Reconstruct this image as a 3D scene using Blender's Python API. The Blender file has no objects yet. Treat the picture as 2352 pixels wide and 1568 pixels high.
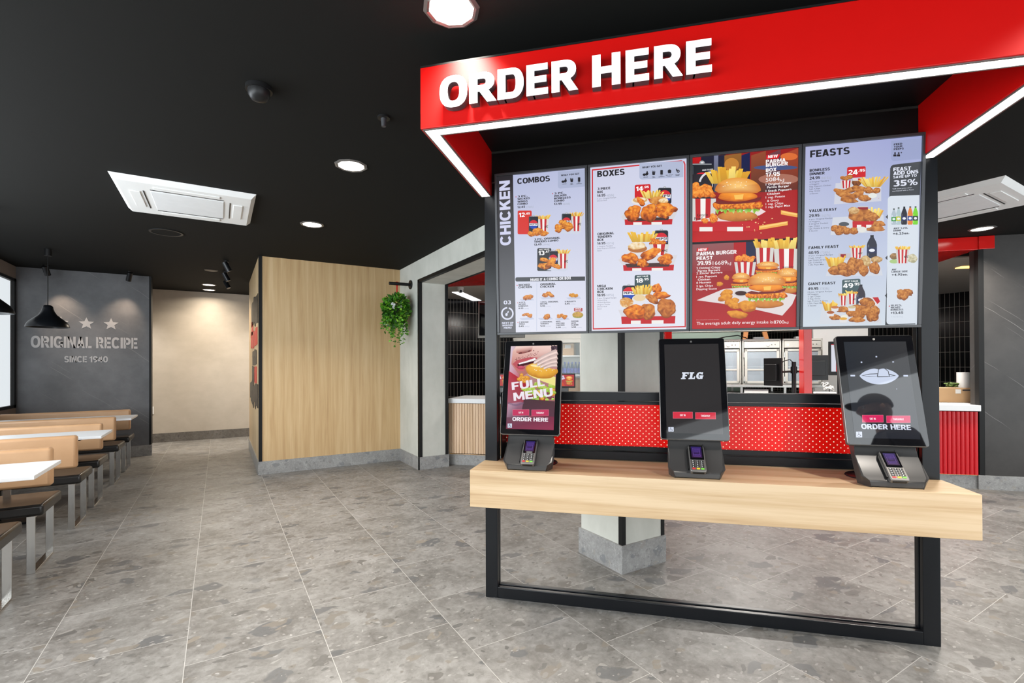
import bpy, math, random
from mathutils import Matrix, Vector, noise

# ------------------------------------------------------------------ camera, world, light, exposure
scene = bpy.context.scene
COL = scene.collection
PI = math.pi
EYE = 1.39
YAW_B, PITCH, ROLL = math.radians(31.053), math.radians(.257), math.radians(.2007)
cam_d = bpy.data.cameras.new('camera')
cam_d.sensor_width = 36
cam_d.lens = 36 * 1116.65 / 2352
cam_d.shift_y = 49.35 / 2352
cam_d.clip_start, cam_d.clip_end = .05, 200
cam = bpy.data.objects.new('camera', cam_d)
COL.objects.link(cam)
cam.matrix_world = (Matrix.Translation((0, 0, EYE)) @ Matrix.Rotation(-YAW_B, 4, 'Z') @ Matrix.Rotation(PI / 2 + PITCH, 4, 'X')
                    @ Matrix.Rotation(-ROLL, 4, 'Z'))
scene.camera = cam
vs = scene.view_settings
vs.view_transform, vs.look, vs.gamma, vs.exposure, vs.use_curve_mapping = 'Standard', 'None', 1, 0, False
try:
    scene.display_settings.display_device = 'sRGB'
except Exception:
    pass
cy = scene.cycles
cy.use_denoising = True
cy.max_bounces, cy.diffuse_bounces, cy.glossy_bounces, cy.transmission_bounces = 8, 4, 4, 6
cy.sample_clamp_indirect = 4
cy.caustics_reflective = cy.caustics_refractive = False

world = bpy.data.worlds.new('world')
scene.world = world
world.use_nodes = True
bg = world.node_tree.nodes['Background']
bg.inputs[0].default_value = (.90, .96, 1, 1)
bg.inputs[1].default_value = .95


def area(name, loc, rot, size, size_y, power, color, shape='RECTANGLE', spread=180):
    d = bpy.data.lights.new(name, 'AREA')
    d.shape, d.size, d.size_y, d.energy, d.color = shape, size, size_y, power, color
    d.spread = math.radians(spread)
    o = bpy.data.objects.new(name, d)
    o.location, o.rotation_euler = loc, rot
    COL.objects.link(o)
    return o


# daylight coming in through the long side window and the glazed shop front behind the camera
area('daylight_side_window', (-2.75, 2.6, 1.75), (0, -PI / 2, 0), 1.8, 7.6, 420, (.88, .95, 1))
area('daylight_shop_front', (4.2, -1.75, 1.45), (PI / 2, 0, 0), 12, 2.5, 215, (.90, .96, 1))

# ------------------------------------------------------------------ frames
KA = math.radians(-44.416)             # the service side of the room is turned 45 degrees
KX = (math.cos(KA), math.sin(KA))
KY = (-math.sin(KA), math.cos(KA))


def toworld(p, fr):
    if fr == 'K':
        return (p[0] * KX[0] + p[1] * KY[0], p[0] * KX[1] + p[1] * KY[1], p[2])
    return tuple(p)


def s2l(c):
    c = c / 255
    return c / 12.92 if c <= .04045 else ((c + .055) / 1.055) ** 2.4


def rgb(r, g, b):
    return (s2l(r), s2l(g), s2l(b), 1)


# ------------------------------------------------------------------ materials
class NT:
    def __init__(s, name):
        s.m = bpy.data.materials.new(name)
        s.m.use_nodes = True
        s.t = s.m.node_tree
        s.p = s.t.nodes['Principled BSDF']

    def n(s, typ, props=None, **inp):
        nd = s.t.nodes.new('ShaderNode' + typ)
        for k, v in (props or {}).items():
            setattr(nd, k, v)
        for k, v in inp.items():
            key = int(k[1:]) if k[0] == 'i' and k[1:].isdigit() else k.replace('_', ' ')
            s.set(nd.inputs[key], v)
        return nd

    def set(s, sock, v):
        if isinstance(v, bpy.types.NodeSocket):
            s.t.links.new(v, sock)
        elif isinstance(v, bpy.types.Node):
            s.t.links.new(v.outputs[0], sock)
        else:
            sock.default_value = v

    def math(s, op, a, b=0, c=0):
        nd = s.n('Math', {'operation': op}, i0=a, i1=b)
        if op in ('MULTIPLY_ADD', 'SMOOTH_MIN', 'WRAP'):
            s.set(nd.inputs[2], c)
        return nd.outputs[0]

    def step(s, x, lo, hi):
        nd = s.n('MapRange', {'interpolation_type': 'SMOOTHSTEP'}, i0=x, i1=lo, i2=hi)
        return nd.outputs[0]

    def mix(s, f, a, b, mode='MIX'):
        nd = s.n('Mix', {'data_type': 'RGBA', 'blend_type': mode})
        s.set(nd.inputs[0], f); s.set(nd.inputs[6], a); s.set(nd.inputs[7], b)
        return nd.outputs[2]

    def coords(s, scale=(1, 1, 1), rot=(0, 0, 0), loc=(0, 0, 0)):
        tc = s.n('TexCoord')
        mp = s.n('Mapping', None, Vector=tc.outputs['Object'], Scale=scale, Rotation=rot, Location=loc)
        return mp.outputs[0]

    def ramp(s, fac, stops):
        nd = s.n('ValToRGB', None, Fac=fac)
        e = nd.color_ramp.elements
        while len(e) < len(stops):
            e.new(.5)
        for el, (pos, c) in zip(e, stops):
            el.position, el.color = pos, c
        return nd.outputs[0]

    def noise(s, vec, scale, detail=4, rough=.55, dist=0):
        return s.n('TexNoise', None, Vector=vec, Scale=scale, Detail=detail, Roughness=rough, Distortion=dist).outputs[0]

    def bump(s, h, strength=.2, dist=.01):
        b = s.n('Bump', None, Strength=strength, Distance=dist, Height=h)
        s.set(s.p.inputs['Normal'], b.outputs[0])

    def out(s, color, rough=.5, metal=0, spec=.5):
        s.set(s.p.inputs['Base Color'], color)
        s.set(s.p.inputs['Roughness'], rough)
        s.set(s.p.inputs['Metallic'], metal)
        s.set(s.p.inputs['Specular IOR Level'], spec)
        return s.m


def plain(name, c, rough=.5, metal=0, spec=.5, var=.06, scale=14):
    """a single coloured finish with faint procedural unevenness"""
    t = NT(name)
    nz = t.noise(t.coords(), scale, 3)
    lo = tuple(x * (1 - var) for x in c[:3]) + (1,)
    hi = tuple(min(1, x * (1 + var)) for x in c[:3]) + (1,)
    return t.out(t.mix(nz, lo, hi), rough, metal, spec)


def emit(name, c, strength):
    t = NT(name)
    t.p.inputs['Emission Color'].default_value = c
    t.p.inputs['Emission Strength'].default_value = strength
    return t.out((.6, .6, .6, 1), .4)


def wood(name, grain, tint=(1, 1, 1), rough=.45, soft=0):
    t = NT(name)
    sc = [24, 24, 24]
    sc['xyz'.index(grain)] = .9
    v = t.coords(scale=tuple(sc))
    n1 = t.noise(v, 1.0, 6, .6, .35)
    sc2 = [70, 70, 70]; sc2['xyz'.index(grain)] = 2.2
    n2 = t.noise(t.coords(scale=tuple(sc2)), 1, 3, .6)
    sc3 = [3.2, 3.2, 3.2]; sc3['xyz'.index(grain)] = .35
    n3 = t.noise(t.coords(scale=tuple(sc3), loc=(3, 1, 2)), 1.3, 3, .5, .6)
    wv = t.n('TexWave', {'wave_type': 'BANDS', 'bands_direction': 'DIAGONAL'}, Vector=t.coords(scale=tuple(x * .16 for x in sc)),
             Scale=1.1, Distortion=5.5, Detail=2).outputs[1]
    f = t.math('ADD', t.math('MULTIPLY', n1, .62), t.math('MULTIPLY', n2, .28))
    f = t.math('ADD', f, t.math('MULTIPLY', n3, .24))
    f = t.math('ADD', f, t.math('MULTIPLY', wv, .10))
    c = t.ramp(f, [(.42 - .10 * soft, (.43 * tint[0], .268 * tint[1], .125 * tint[2], 1)), (.58, (.55 * tint[0], .375 * tint[1], .195 * tint[2], 1)),
                   (.74 + .10 * soft, (.65 * tint[0], .475 * tint[1], .275 * tint[2], 1))])
    t.bump(n2, .05, .002)
    return t.out(c, rough)


def concrete(name, c1, c2, rough=.7, scale=1.6, st=(5, 5, 2)):
    t = NT(name)
    v = t.coords()
    a = t.noise(v, scale, 6, .6, .3)
    b = t.noise(t.coords(scale=st), 1.4, 4, .6)
    f = t.math('ADD', t.math('MULTIPLY', a, .65), t.math('MULTIPLY', b, .35))
    return t.out(t.ramp(f, [(.36, c1), (.64, c2)]), rough, 0, .35)


def terrazzo(t, v, dark=1.0):
    """pebbly stone look: base mottling, big soft clasts, small chips"""
    dv = t.n('TexNoise', None, Vector=v, Scale=5, Detail=2).outputs[1]
    vv = t.n('Mix', {'data_type': 'VECTOR'}); t.set(vv.inputs[0], .16); t.set(vv.inputs[4], v); t.set(vv.inputs[5], dv)
    vv = vv.outputs[1]
    mott = t.math('ADD', t.math('MULTIPLY', t.noise(v, 3.0, 7, .68, .6), .58), t.math('MULTIPLY', t.noise(v, 21, 5, .7, .4), .42))
    col = t.ramp(mott, [(.33, (.085, .079, .072, 1)), (.45, (.150, .144, .135, 1)), (.55, (.212, .206, .196, 1)), (.68, (.29, .284, .274, 1))])
    for sc, thr, rad, seed, cs in ((4.4, .64, .40, 0, ((.050, .055, .062, 1), (.085, .088, .092, 1))), (9, .66, .44, 4, ((.060, .058, .056, 1), (.22, .19, .15, 1))),
                                   (19, .64, .42, 9, ((.050, .048, .045, 1), (.31, .30, .28, 1))), (38, .72, .42, 2, ((.06, .055, .05, 1), (.40, .39, .37, 1)))):
        mp = t.n('Mapping', None, Vector=vv, Location=(seed, seed * .7, 0), Scale=(1, 1.5, 1.3)).outputs[0]
        vo = t.n('TexVoronoi', {'feature': 'F1', 'distance': 'MINKOWSKI'}, Vector=mp, Scale=sc, Randomness=1, Exponent=1.3)
        sp = t.n('SeparateColor', None, Color=vo.outputs['Color'])
        m = t.math('MULTIPLY', t.step(sp.outputs[0], thr, thr + .02), t.step(vo.outputs['Distance'], rad, rad - .05))
        wob = t.step(t.noise(v, sc * 2.0, 4), .30, .42)
        m = t.math('MULTIPLY', t.math('MULTIPLY', m, wob), .80)
        pc = t.mix(t.noise(v, sc * 6, 3), t.mix(sp.outputs[1], cs[0], cs[1]), t.mix(.35, t.mix(sp.outputs[1], cs[0], cs[1]), (.16, .155, .15, 1)))
        col = t.mix(m, col, pc)
    sp = t.noise(v, 60, 3, .7)
    col = t.mix(t.math('MULTIPLY', t.step(sp, .60, .70), .35), col, (.06, .05, .045, 1))
    return col


def floor_mat():
    t = NT('stone_floor_tiles')
    tc = t.n('TexCoord')
    sx = t.n('SeparateXYZ', None, Vector=tc.outputs['Object'])
    u = t.math('SUBTRACT', sx.outputs[1], .113)
    w = t.math('ADD', sx.outputs[0], .14)
    cv = t.n('CombineXYZ', None, X=u, Y=w).outputs[0]
    br = t.n('TexBrick', {'offset': .5}, Vector=cv, Scale=1, Mortar_Size=.0018, Mortar_Smooth=.2, Brick_Width=.58, Row_Height=.6,
             Color1=(0, 0, 0, 1), Color2=(1, 1, 1, 1), Mortar=(.5, .5, .5, 1))
    bw = t.n('SeparateColor', None, Color=br.outputs['Color']).outputs[0]
    off = t.n('CombineXYZ', None, X=t.math('MULTIPLY', bw, 13.7), Y=t.math('MULTIPLY', bw, 7.1)).outputs[0]
    v = t.n('VectorMath', {'operation': 'ADD'}, i0=tc.outputs['Object'], i1=off).outputs[0]
    col = terrazzo(t, v)
    col = t.mix(t.math('MULTIPLY', bw, .14), col, (.12, .115, .105, 1))
    col = t.mix(t.math('MULTIPLY', br.outputs['Fac'], .8), col, (.42, .41, .39, 1))
    r = t.math('MULTIPLY_ADD', t.noise(v, 9, 3), .16, .34)
    t.bump(t.math('SUBTRACT', 1, br.outputs['Fac']), .25, .002)
    return t.out(col, r, 0, .4)


def skirting_dark_mat():
    t = NT('brown_stone_skirting')
    return t.out(t.mix(.45, terrazzo(t, t.coords(scale=(2.3, 2.3, 2.3))), (.075, .058, .042, 1)), .4)


def skirting_mat():
    t = NT('stone_skirting')
    return t.out(t.mix(1, terrazzo(t, t.coords(scale=(2.3, 2.3, 2.3))), (.10, .105, .11, 1), 'ADD'), .4)


def marble_mat(name, ang, base=(.045, .045, .047)):
    t = NT(name)
    v = t.coords()
    sx = t.n('SeparateXYZ', None, Vector=v)
    h = t.math('ADD', sx.outputs[0], t.math('MULTIPLY', sx.outputs[1], .999))
    a, b = math.cos(ang), math.sin(ang)
    across = t.math('ADD', t.math('MULTIPLY', h, -b), t.math('MULTIPLY', sx.outputs[2], a))
    along = t.math('ADD', t.math('MULTIPLY', h, a), t.math('MULTIPLY', sx.outputs[2], b))
    wob = t.math('MULTIPLY', t.noise(v, 1.1, 3), .10)
    vein = None
    for fr, wd, sd, thr in ((2.3, .0045, .3, .50), (3.7, .0030, .71, .54), (1.3, .0055, .13, .49)):
        f = t.math('FRACT', t.math('ADD', t.math('MULTIPLY', t.math('ADD', across, wob), fr), sd))
        d = t.math('ABSOLUTE', t.math('SUBTRACT', f, .5))
        ln = t.step(d, wd * fr * .5, 0.0)
        cv = t.n('CombineXYZ', None, X=t.math('MULTIPLY', along, 1.5), Y=t.math('MULTIPLY', across, 6), Z=sd * 20).outputs[0]
        ln = t.math('MULTIPLY', ln, t.step(t.noise(cv, 1, 2), thr, thr + .12))
        vein = ln if vein is None else t.math('MAXIMUM', vein, ln)
    c = t.ramp(t.noise(v, 2.2, 6, .65), [(.3, tuple(x * .75 for x in base) + (1,)), (.7, tuple(x * 1.3 for x in base) + (1,))])
    c = t.mix(t.math('MULTIPLY', vein, .55), c, (.42, .41, .40, 1))
    return t.out(c, .42, 0, .4)


def tile_mat(name, axis):
    t = NT(name)
    sx = t.n('SeparateXYZ', None, Vector=t.coords())
    u = sx.outputs[0 if axis == 'x' else 1]
    fu = t.math('ABSOLUTE', t.math('SUBTRACT', t.math('FRACT', t.math('MULTIPLY', u, 1 / .0755)), .5))
    fz = t.math('ABSOLUTE', t.math('SUBTRACT', t.math('FRACT', t.math('MULTIPLY', t.math('SUBTRACT', sx.outputs[2], .14), 1 / .2955)), .5))
    g = t.math('MAXIMUM', t.step(fu, .445, .475), t.step(fz, .484, .492))
    c = t.mix(g, (.006, .006, .007, 1), (.36, .33, .29, 1))
    r = t.math('MULTIPLY_ADD', g, .5, .14)
    return t.out(c, r, 0, .18)


def leather(name, c1, c2, rough=.42):
    t = NT(name)
    v = t.coords()
    n1 = t.noise(v, 3.5, 4, .6)
    cells = t.n('TexVoronoi', {'feature': 'DISTANCE_TO_EDGE'}, Vector=v, Scale=260).outputs[0]
    t.bump(cells, .05, .002)
    return t.out(t.ramp(n1, [(.3, c1), (.7, c2)]), rough)


def brushed(name, c, rough=.25, axis='z'):
    t = NT(name)
    sc = [220, 220, 220]; sc['xyz'.index(axis)] = 3
    n1 = t.noise(t.coords(scale=tuple(sc)), 1, 2)
    return t.out(t.mix(n1, tuple(x * .8 for x in c[:3]) + (1,), c), t.math('MULTIPLY_ADD', n1, .12, rough), 1)


def painted_screen(name, gloss=.25, spec=.35, strength=1.0):
    """lit picture of a display, colours carried by the picture mesh"""
    t = NT(name)
    a = t.n('VertexColor', {'layer_name': 'Col'})
    t.set(t.p.inputs['Emission Color'], a.outputs[0])
    t.p.inputs['Emission Strength'].default_value = strength
    return t.out((.01, .01, .012, 1), gloss, 0, spec)


def print_mat(name):
    t = NT(name)
    a = t.n('VertexColor', {'layer_name': 'Col'})
    return t.out(a.outputs[0], .55, 0, .3)


def glass(name, tint=(.9, .95, .95, 1), rough=.0, alpha=.10):
    t = NT(name)
    t.p.inputs['Alpha'].default_value = alpha
    return t.out(tint, rough, 0, .5)


M = {}
M['floor'] = floor_mat()
M['skirting'] = skirting_mat()
M['skirting_dark'] = skirting_dark_mat()
M['ceiling'] = plain('black_ceiling_paint', (.0085, .0085, .0078, 1), .8, 0, .12)
M['oak_wall'] = wood('oak_wall_panel', 'z', (.95, .93, .88), soft=.5)
M['oak_side'] = wood('pale_oak_side_panel', 'z', (.95, .98, 1.02))
M['oak_bench'] = wood('oak_bench_top', 'x', (.93, .955, 1.05))
M['concrete'] = concrete('grey_concrete_panel', (.46, .47, .425, 1), (.58, .585, .54, 1))
M['beige'] = concrete('beige_plaster', (.43, .39, .335, 1), (.52, .475, .415, 1), scale=1.2, st=(3, 3, 5))
M['taupe'] = concrete('taupe_plaster', (.22, .185, .165, 1), (.27, .23, .205, 1))
M['marble_l'] = marble_mat('dark_veined_stone_left', math.radians(-38), (.125, .128, .136))
M['marble_r'] = marble_mat('dark_veined_stone_right', math.radians(-38), (.042, .039, .037))
M['tile_x'] = tile_mat('black_stacked_tiles_long_wall', 'x')
M['tile_y'] = tile_mat('black_stacked_tiles_end_wall', 'y')
M['kitchen_ceiling'] = plain('white_kitchen_ceiling', (.55, .50, .45, 1), .8)
M['black_metal'] = plain('black_powder_coat', (.0050, .0058, .0075, 1), .30, 0, .30)
M['black_trim'] = plain('black_trim', (.006, .006, .006, 1), .5, 0, .25)
M['black_plastic'] = plain('black_plastic', (.009, .009, .0095, 1), .4, 0, .3)
M['red'] = plain('red_lacquer', (.52, .003, .002, 1), .38, 0, .28, .03)
M['red_glossy'] = plain('red_gloss_panel', (.62, .010, .008, 1), .16, 0, .6, .02)
M['red_rib'] = plain('red_ribbed_panel', (.56, .008, .016, 1), .35)
M['tan'] = leather('tan_leather', (.50, .285, .145, 1), (.58, .345, .185, 1))
M['black_seat'] = leather('black_vinyl_seat', (.008, .0075, .0075, 1), (.014, .012, .011, 1), .27)
M['chrome'] = brushed('brushed_steel', (.62, .60, .57, 1), .18)
M['steel'] = brushed('kitchen_steel', (.66, .65, .62, 1), .30, 'x')
M['steel_light'] = plain('pale_steel_front', (.46, .45, .41, 1), .35, .25)
M['white_lam'] = plain('white_laminate', (.72, .73, .74, 1), .32, 0, .5, .02)
M['white_plastic'] = plain('white_plastic', (.80, .80, .79, 1), .45, 0, .5, .03)
M['grey_plastic'] = plain('pale_grey_grille', (.76, .77, .78, 1), .5)
M['kiosk_metal'] = plain('charcoal_kiosk_body', (.052, .050, .049, 1), .33, .25, .5, .04)
M['grey_metal'] = plain('mid_grey_metal', (.20, .19, .18, 1), .35, .6)
M['bezel'] = plain('grey_screen_bezel', (.045, .047, .052, 1), .42)
M['glass_black'] = plain('black_glass', (.004, .004, .005, 1), .03, 0, 1.0, 0)
M['lamp_white'] = emit('lit_downlight_lens', (1, .93, .84, 1), 6)
M['strip_white'] = emit('lit_led_strip', (1, .96, .92, 1), 2.3)
M['strip_warm'] = emit('warm_led_strip', (1, .52, .14, 1), 3.0)
M['panel_light'] = emit('lit_ceiling_panel', (.97, .96, 1, 1), 1.5)
M['letter_face'] = emit('lit_letter_face', (1, 1, 1, 1), .82)
M['letter_side'] = plain('dark_letter_return', (.05, .05, .055, 1), .4)
M['vinyl'] = plain('pale_grey_lettering', (.44, .44, .45, 1), .5)
M['screen'] = painted_screen('menu_display', .3, .2)
M['screen_gloss'] = painted_screen('touch_display', .03, 1.0)
M['print'] = print_mat('printed_picture')
M['glass'] = glass('clear_glass', (.45, .52, .58, 1), .05, .34)
M['fridge_glass'] = glass('fridge_glass', (.6, .7, .7, 1), .03, .12)
M['window_glass'] = glass('window_glass', (.95, .98, 1, 1), 0, .06)
M['lens_dark'] = plain('dark_lens', (.02, .02, .025, 1), .1)
M['card'] = plain('brown_cardboard', (.46, .29, .15, 1), .7)
M['paper'] = plain('white_paper', (.70, .70, .68, 1), .7)
M['orange'] = plain('orange_brown_board', (.30, .115, .03, 1), .5)
M['green_wall'] = plain('pale_green_steel', (.22, .30, .25, 1), .45)
M['leaf'] = None
M['timber_slat'] = wood('pale_timber_slats', 'z', (1.08, 1.06, 1.25))
M['bottle'] = plain('clear_blue_bottle', (.05, .10, .20, 1), .12)
M['bottle_label'] = plain('blue_label', (.03, .06, .42, 1), .4)
M['cap'] = plain('blue_cap', (.04, .08, .5, 1), .4)
M['cloth_green'] = plain('green_cloth', (.10, .16, .04, 1), .9)
M['led_green'] = emit('green_indicator', (.35, .8, .1, 1), .6)
M['red_key'] = plain('red_key', (.55, .03, .03, 1), .4)
M['yellow_key'] = plain('yellow_key', (.70, .50, .03, 1), .4)
M['green_key'] = plain('green_key', (.16, .55, .05, 1), .4)
M['dark_key'] = plain('dark_key', (.02, .02, .02, 1), .35)


def leaf_mat():
    t = NT('trailing_leaves')
    r = t.n('NewGeometry').outputs['Random Per Island']
    c = t.ramp(r, [(0, (.012, .05, .008, 1)), (.35, (.05, .20, .014, 1)), (.75, (.14, .40, .02, 1)), (1, (.32, .55, .06, 1))])
    return t.out(c, .45)


M['leaf'] = leaf_mat()


# ------------------------------------------------------------------ mesh helpers
class MB:
    def __init__(s):
        s.v, s.f = [], []

    def add(s, vs_, fs):
        b = len(s.v)
        s.v += [tuple(p) for p in vs_]
        s.f += [tuple(i + b for i in f) for f in fs]
        return s

    def box(s, x0, x1, y0, y1, z0, z1):
        return s.add([(x0, y0, z0), (x1, y0, z0), (x1, y1, z0), (x0, y1, z0), (x0, y0, z1), (x1, y0, z1), (x1, y1, z1), (x0, y1, z1)],
                     [(0, 3, 2, 1), (4, 5, 6, 7), (0, 1, 5, 4), (1, 2, 6, 5), (2, 3, 7, 6), (3, 0, 4, 7)])

    def quad(s, a, b, c, d):
        return s.add([a, b, c, d], [(0, 1, 2, 3)])

    def prism(s, pts, axis, a0, a1):
        """polygon pts (2d) extruded along axis; 2d order: x->(y,z) y->(x,z) z->(x,y)"""
        def p3(p, a):
            return {'x': (a, p[0], p[1]), 'y': (p[0], a, p[1]), 'z': (p[0], p[1], a)}[axis]
        n = len(pts)
        ar = sum(pts[i][0] * pts[(i + 1) % n][1] - pts[(i + 1) % n][0] * pts[i][1] for i in range(n))
        if (ar < 0) != (axis == 'y'):
            pts = pts[::-1]
        vs_ = [p3(p, a0) for p in pts] + [p3(p, a1) for p in pts]
        fs = [tuple(range(n))[::-1], tuple(range(n, 2 * n))] + [(i, (i + 1) % n, n + (i + 1) % n, n + i) for i in range(n)]
        return s.add(vs_, fs)

    def cyl(s, p0, p1, r, n=20, r1=None, cap=True):
        p0, p1 = Vector(p0), Vector(p1)
        d = (p1 - p0).normalized()
        a = d.orthogonal().normalized()
        b = d.cross(a)
        r1 = r if r1 is None else r1
        vs_ = [p0 + (a * math.cos(2 * PI * i / n) + b * math.sin(2 * PI * i / n)) * r for i in range(n)]
        vs_ += [p1 + (a * math.cos(2 * PI * i / n) + b * math.sin(2 * PI * i / n)) * r1 for i in range(n)]
        fs = [(i, (i + 1) % n, n + (i + 1) % n, n + i) for i in range(n)]
        if cap:
            fs += [tuple(range(n))[::-1], tuple(range(n, 2 * n))]
        return s.add(vs_, fs)

    def tube(s, pts, r, n=8):
        pts = [Vector(p) for p in pts]
        rings = []
        up = None
        for i, p in enumerate(pts):
            d = (pts[min(i + 1, len(pts) - 1)] - pts[max(i - 1, 0)]).normalized()
            a = d.orthogonal().normalized() if up is None else (up - d * up.dot(d)).normalized()
            up = a
            b = d.cross(a)
            rings.append([p + (a * math.cos(2 * PI * k / n) + b * math.sin(2 * PI * k / n)) * r for k in range(n)])
        vs_ = [q for rg in rings for q in rg]
        fs = [(i * n + k, i * n + (k + 1) % n, (i + 1) * n + (k + 1) % n, (i + 1) * n + k) for i in range(len(pts) - 1) for k in range(n)]
        fs += [tuple(range(n))[::-1], tuple(range((len(pts) - 1) * n, len(pts) * n))]
        return s.add(vs_, fs)

    def lathe(s, c, prof, n=32):
        """prof = [(r, z)] revolved about the vertical through c"""
        vs_, fs = [], []
        for r, z in prof:
            for k in range(n):
                a = 2 * PI * k / n
                vs_.append((c[0] + r * math.cos(a), c[1] + r * math.sin(a), c[2] + z))
        for i in range(len(prof) - 1):
            for k in range(n):
                fs.append((i * n + k, i * n + (k + 1) % n, (i + 1) * n + (k + 1) % n, (i + 1) * n + k))
        return s.add(vs_, fs)

    def ring(s, c, r0, r1, h, n=32, sq=1):
        """flat annulus of height h hanging below c"""
        return s.lathe(c, [(r0, 0), (r1, 0), (r1, -h), (r0, -h), (r0, 0)], n)

    def rot(s, i0, c, M3):
        for i in range(i0, len(s.v)):
            s.v[i] = tuple(Vector(c) + M3 @ (Vector(s.v[i]) - Vector(c)))
        return s


OFF = {}


def mesh_obj(name, mb, mat, off=(0, 0, 0), bevel=0, smooth=False, seg=2, angle=35):
    me = bpy.data.meshes.new(name)
    me.from_pydata([(p[0] - off[0], p[1] - off[1], p[2] - off[2]) for p in mb.v], [], mb.f)
    me.update()
    mats = mat if isinstance(mat, (list, tuple)) else [mat]
    for m_ in mats:
        me.materials.append(M[m_] if isinstance(m_, str) else m_)
    o = bpy.data.objects.new(name, me)
    COL.objects.link(o)
    if smooth:
        for p in me.polygons:
            p.use_smooth = True
        me.set_sharp_from_angle(angle=math.radians(angle))
    if bevel:
        bm_ = o.modifiers.new('bevel', 'BEVEL')
        bm_.width, bm_.segments, bm_.limit_method, bm_.angle_limit = bevel, seg, 'ANGLE', math.radians(40)
        bm_.harden_normals = False
    return o


def tag(o, label, cat, group=None, kind=None):
    if label: o['label'] = label
    if cat: o['category'] = cat
    if group: o['group'] = group
    if kind: o['kind'] = kind
    return o


def thing(name, label, cat, base, fr='K', group=None):
    o = bpy.data.objects.new(name, None)
    o.empty_display_size = .1
    COL.objects.link(o)
    o.location = toworld(base, fr)
    o.rotation_euler = (0, 0, KA if fr == 'K' else 0)
    OFF[o.name] = tuple(base)
    return tag(o, label, cat, group)


def root_of(o):
    while o.parent: o = o.parent
    return o


def part(name, mb, mat, parent, bevel=0, smooth=False, label=None, seg=2, angle=35):
    o = mesh_obj(name, mb, mat, OFF[root_of(parent).name], bevel, smooth, seg, angle)
    o.parent = parent
    if label: o['label'] = label
    return o


def single(name, mb, mat, label, cat, base, fr='K', group=None, bevel=0, smooth=False, kind=None):
    o = mesh_obj(name, mb, mat, base, bevel, smooth)
    o.location = toworld(base, fr)
    o.rotation_euler = (0, 0, KA if fr == 'K' else 0)
    OFF[o.name] = tuple(base)
    return tag(o, label, cat, group, kind)


def struct(name, mb, mat, fr='B', bevel=0, smooth=False):
    o = mesh_obj(name, mb, mat, (0, 0, 0), bevel, smooth)
    o.rotation_euler = (0, 0, KA if fr == 'K' else 0)
    OFF[o.name] = (0, 0, 0)
    o['kind'] = 'structure'
    return o


def kids(o):
    return [c for c in bpy.data.objects if c.parent is o]


def copy_tree(o, parent=None):
    c = o.copy()
    COL.objects.link(c)
    if parent: c.parent = parent
    for ch in kids(o):
        copy_tree(ch, c)
    return c


def dup(root, base, label, fr='K', group=None):
    c = copy_tree(root)
    c.location = toworld(base, fr)
    c['label'] = label
    if group: c['group'] = group
    OFF[c.name] = tuple(base)
    return c


# ------------------------------------------------------------------ flat pictures and lettering
GLYPH = {}


# heavy grotesque capitals built from strokes: each glyph is a list of polygons on a unit cap height
def _rect(x0, y0, x1, y1):
    return [(x0, y0), (x1, y0), (x1, y1), (x0, y1)]


def _arc(cx, cy, rx, ry, tx, ty, a0, a1, n=14, e=.82):
    """band of thickness tx/ty following a squarish ellipse, as quads"""
    def pt(a, x, y):
        c, s_ = math.cos(a), math.sin(a)
        return (cx + x * math.copysign(abs(c) ** e, c), cy + y * math.copysign(abs(s_) ** e, s_))
    out = []
    for k in range(n):
        a, b_ = math.radians(a0 + (a1 - a0) * k / n), math.radians(a0 + (a1 - a0) * (k + 1) / n)
        out.append([pt(a, rx - tx, ry - ty), pt(a, rx, ry), pt(b_, rx, ry), pt(b_, rx - tx, ry - ty)])
    return out


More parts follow.
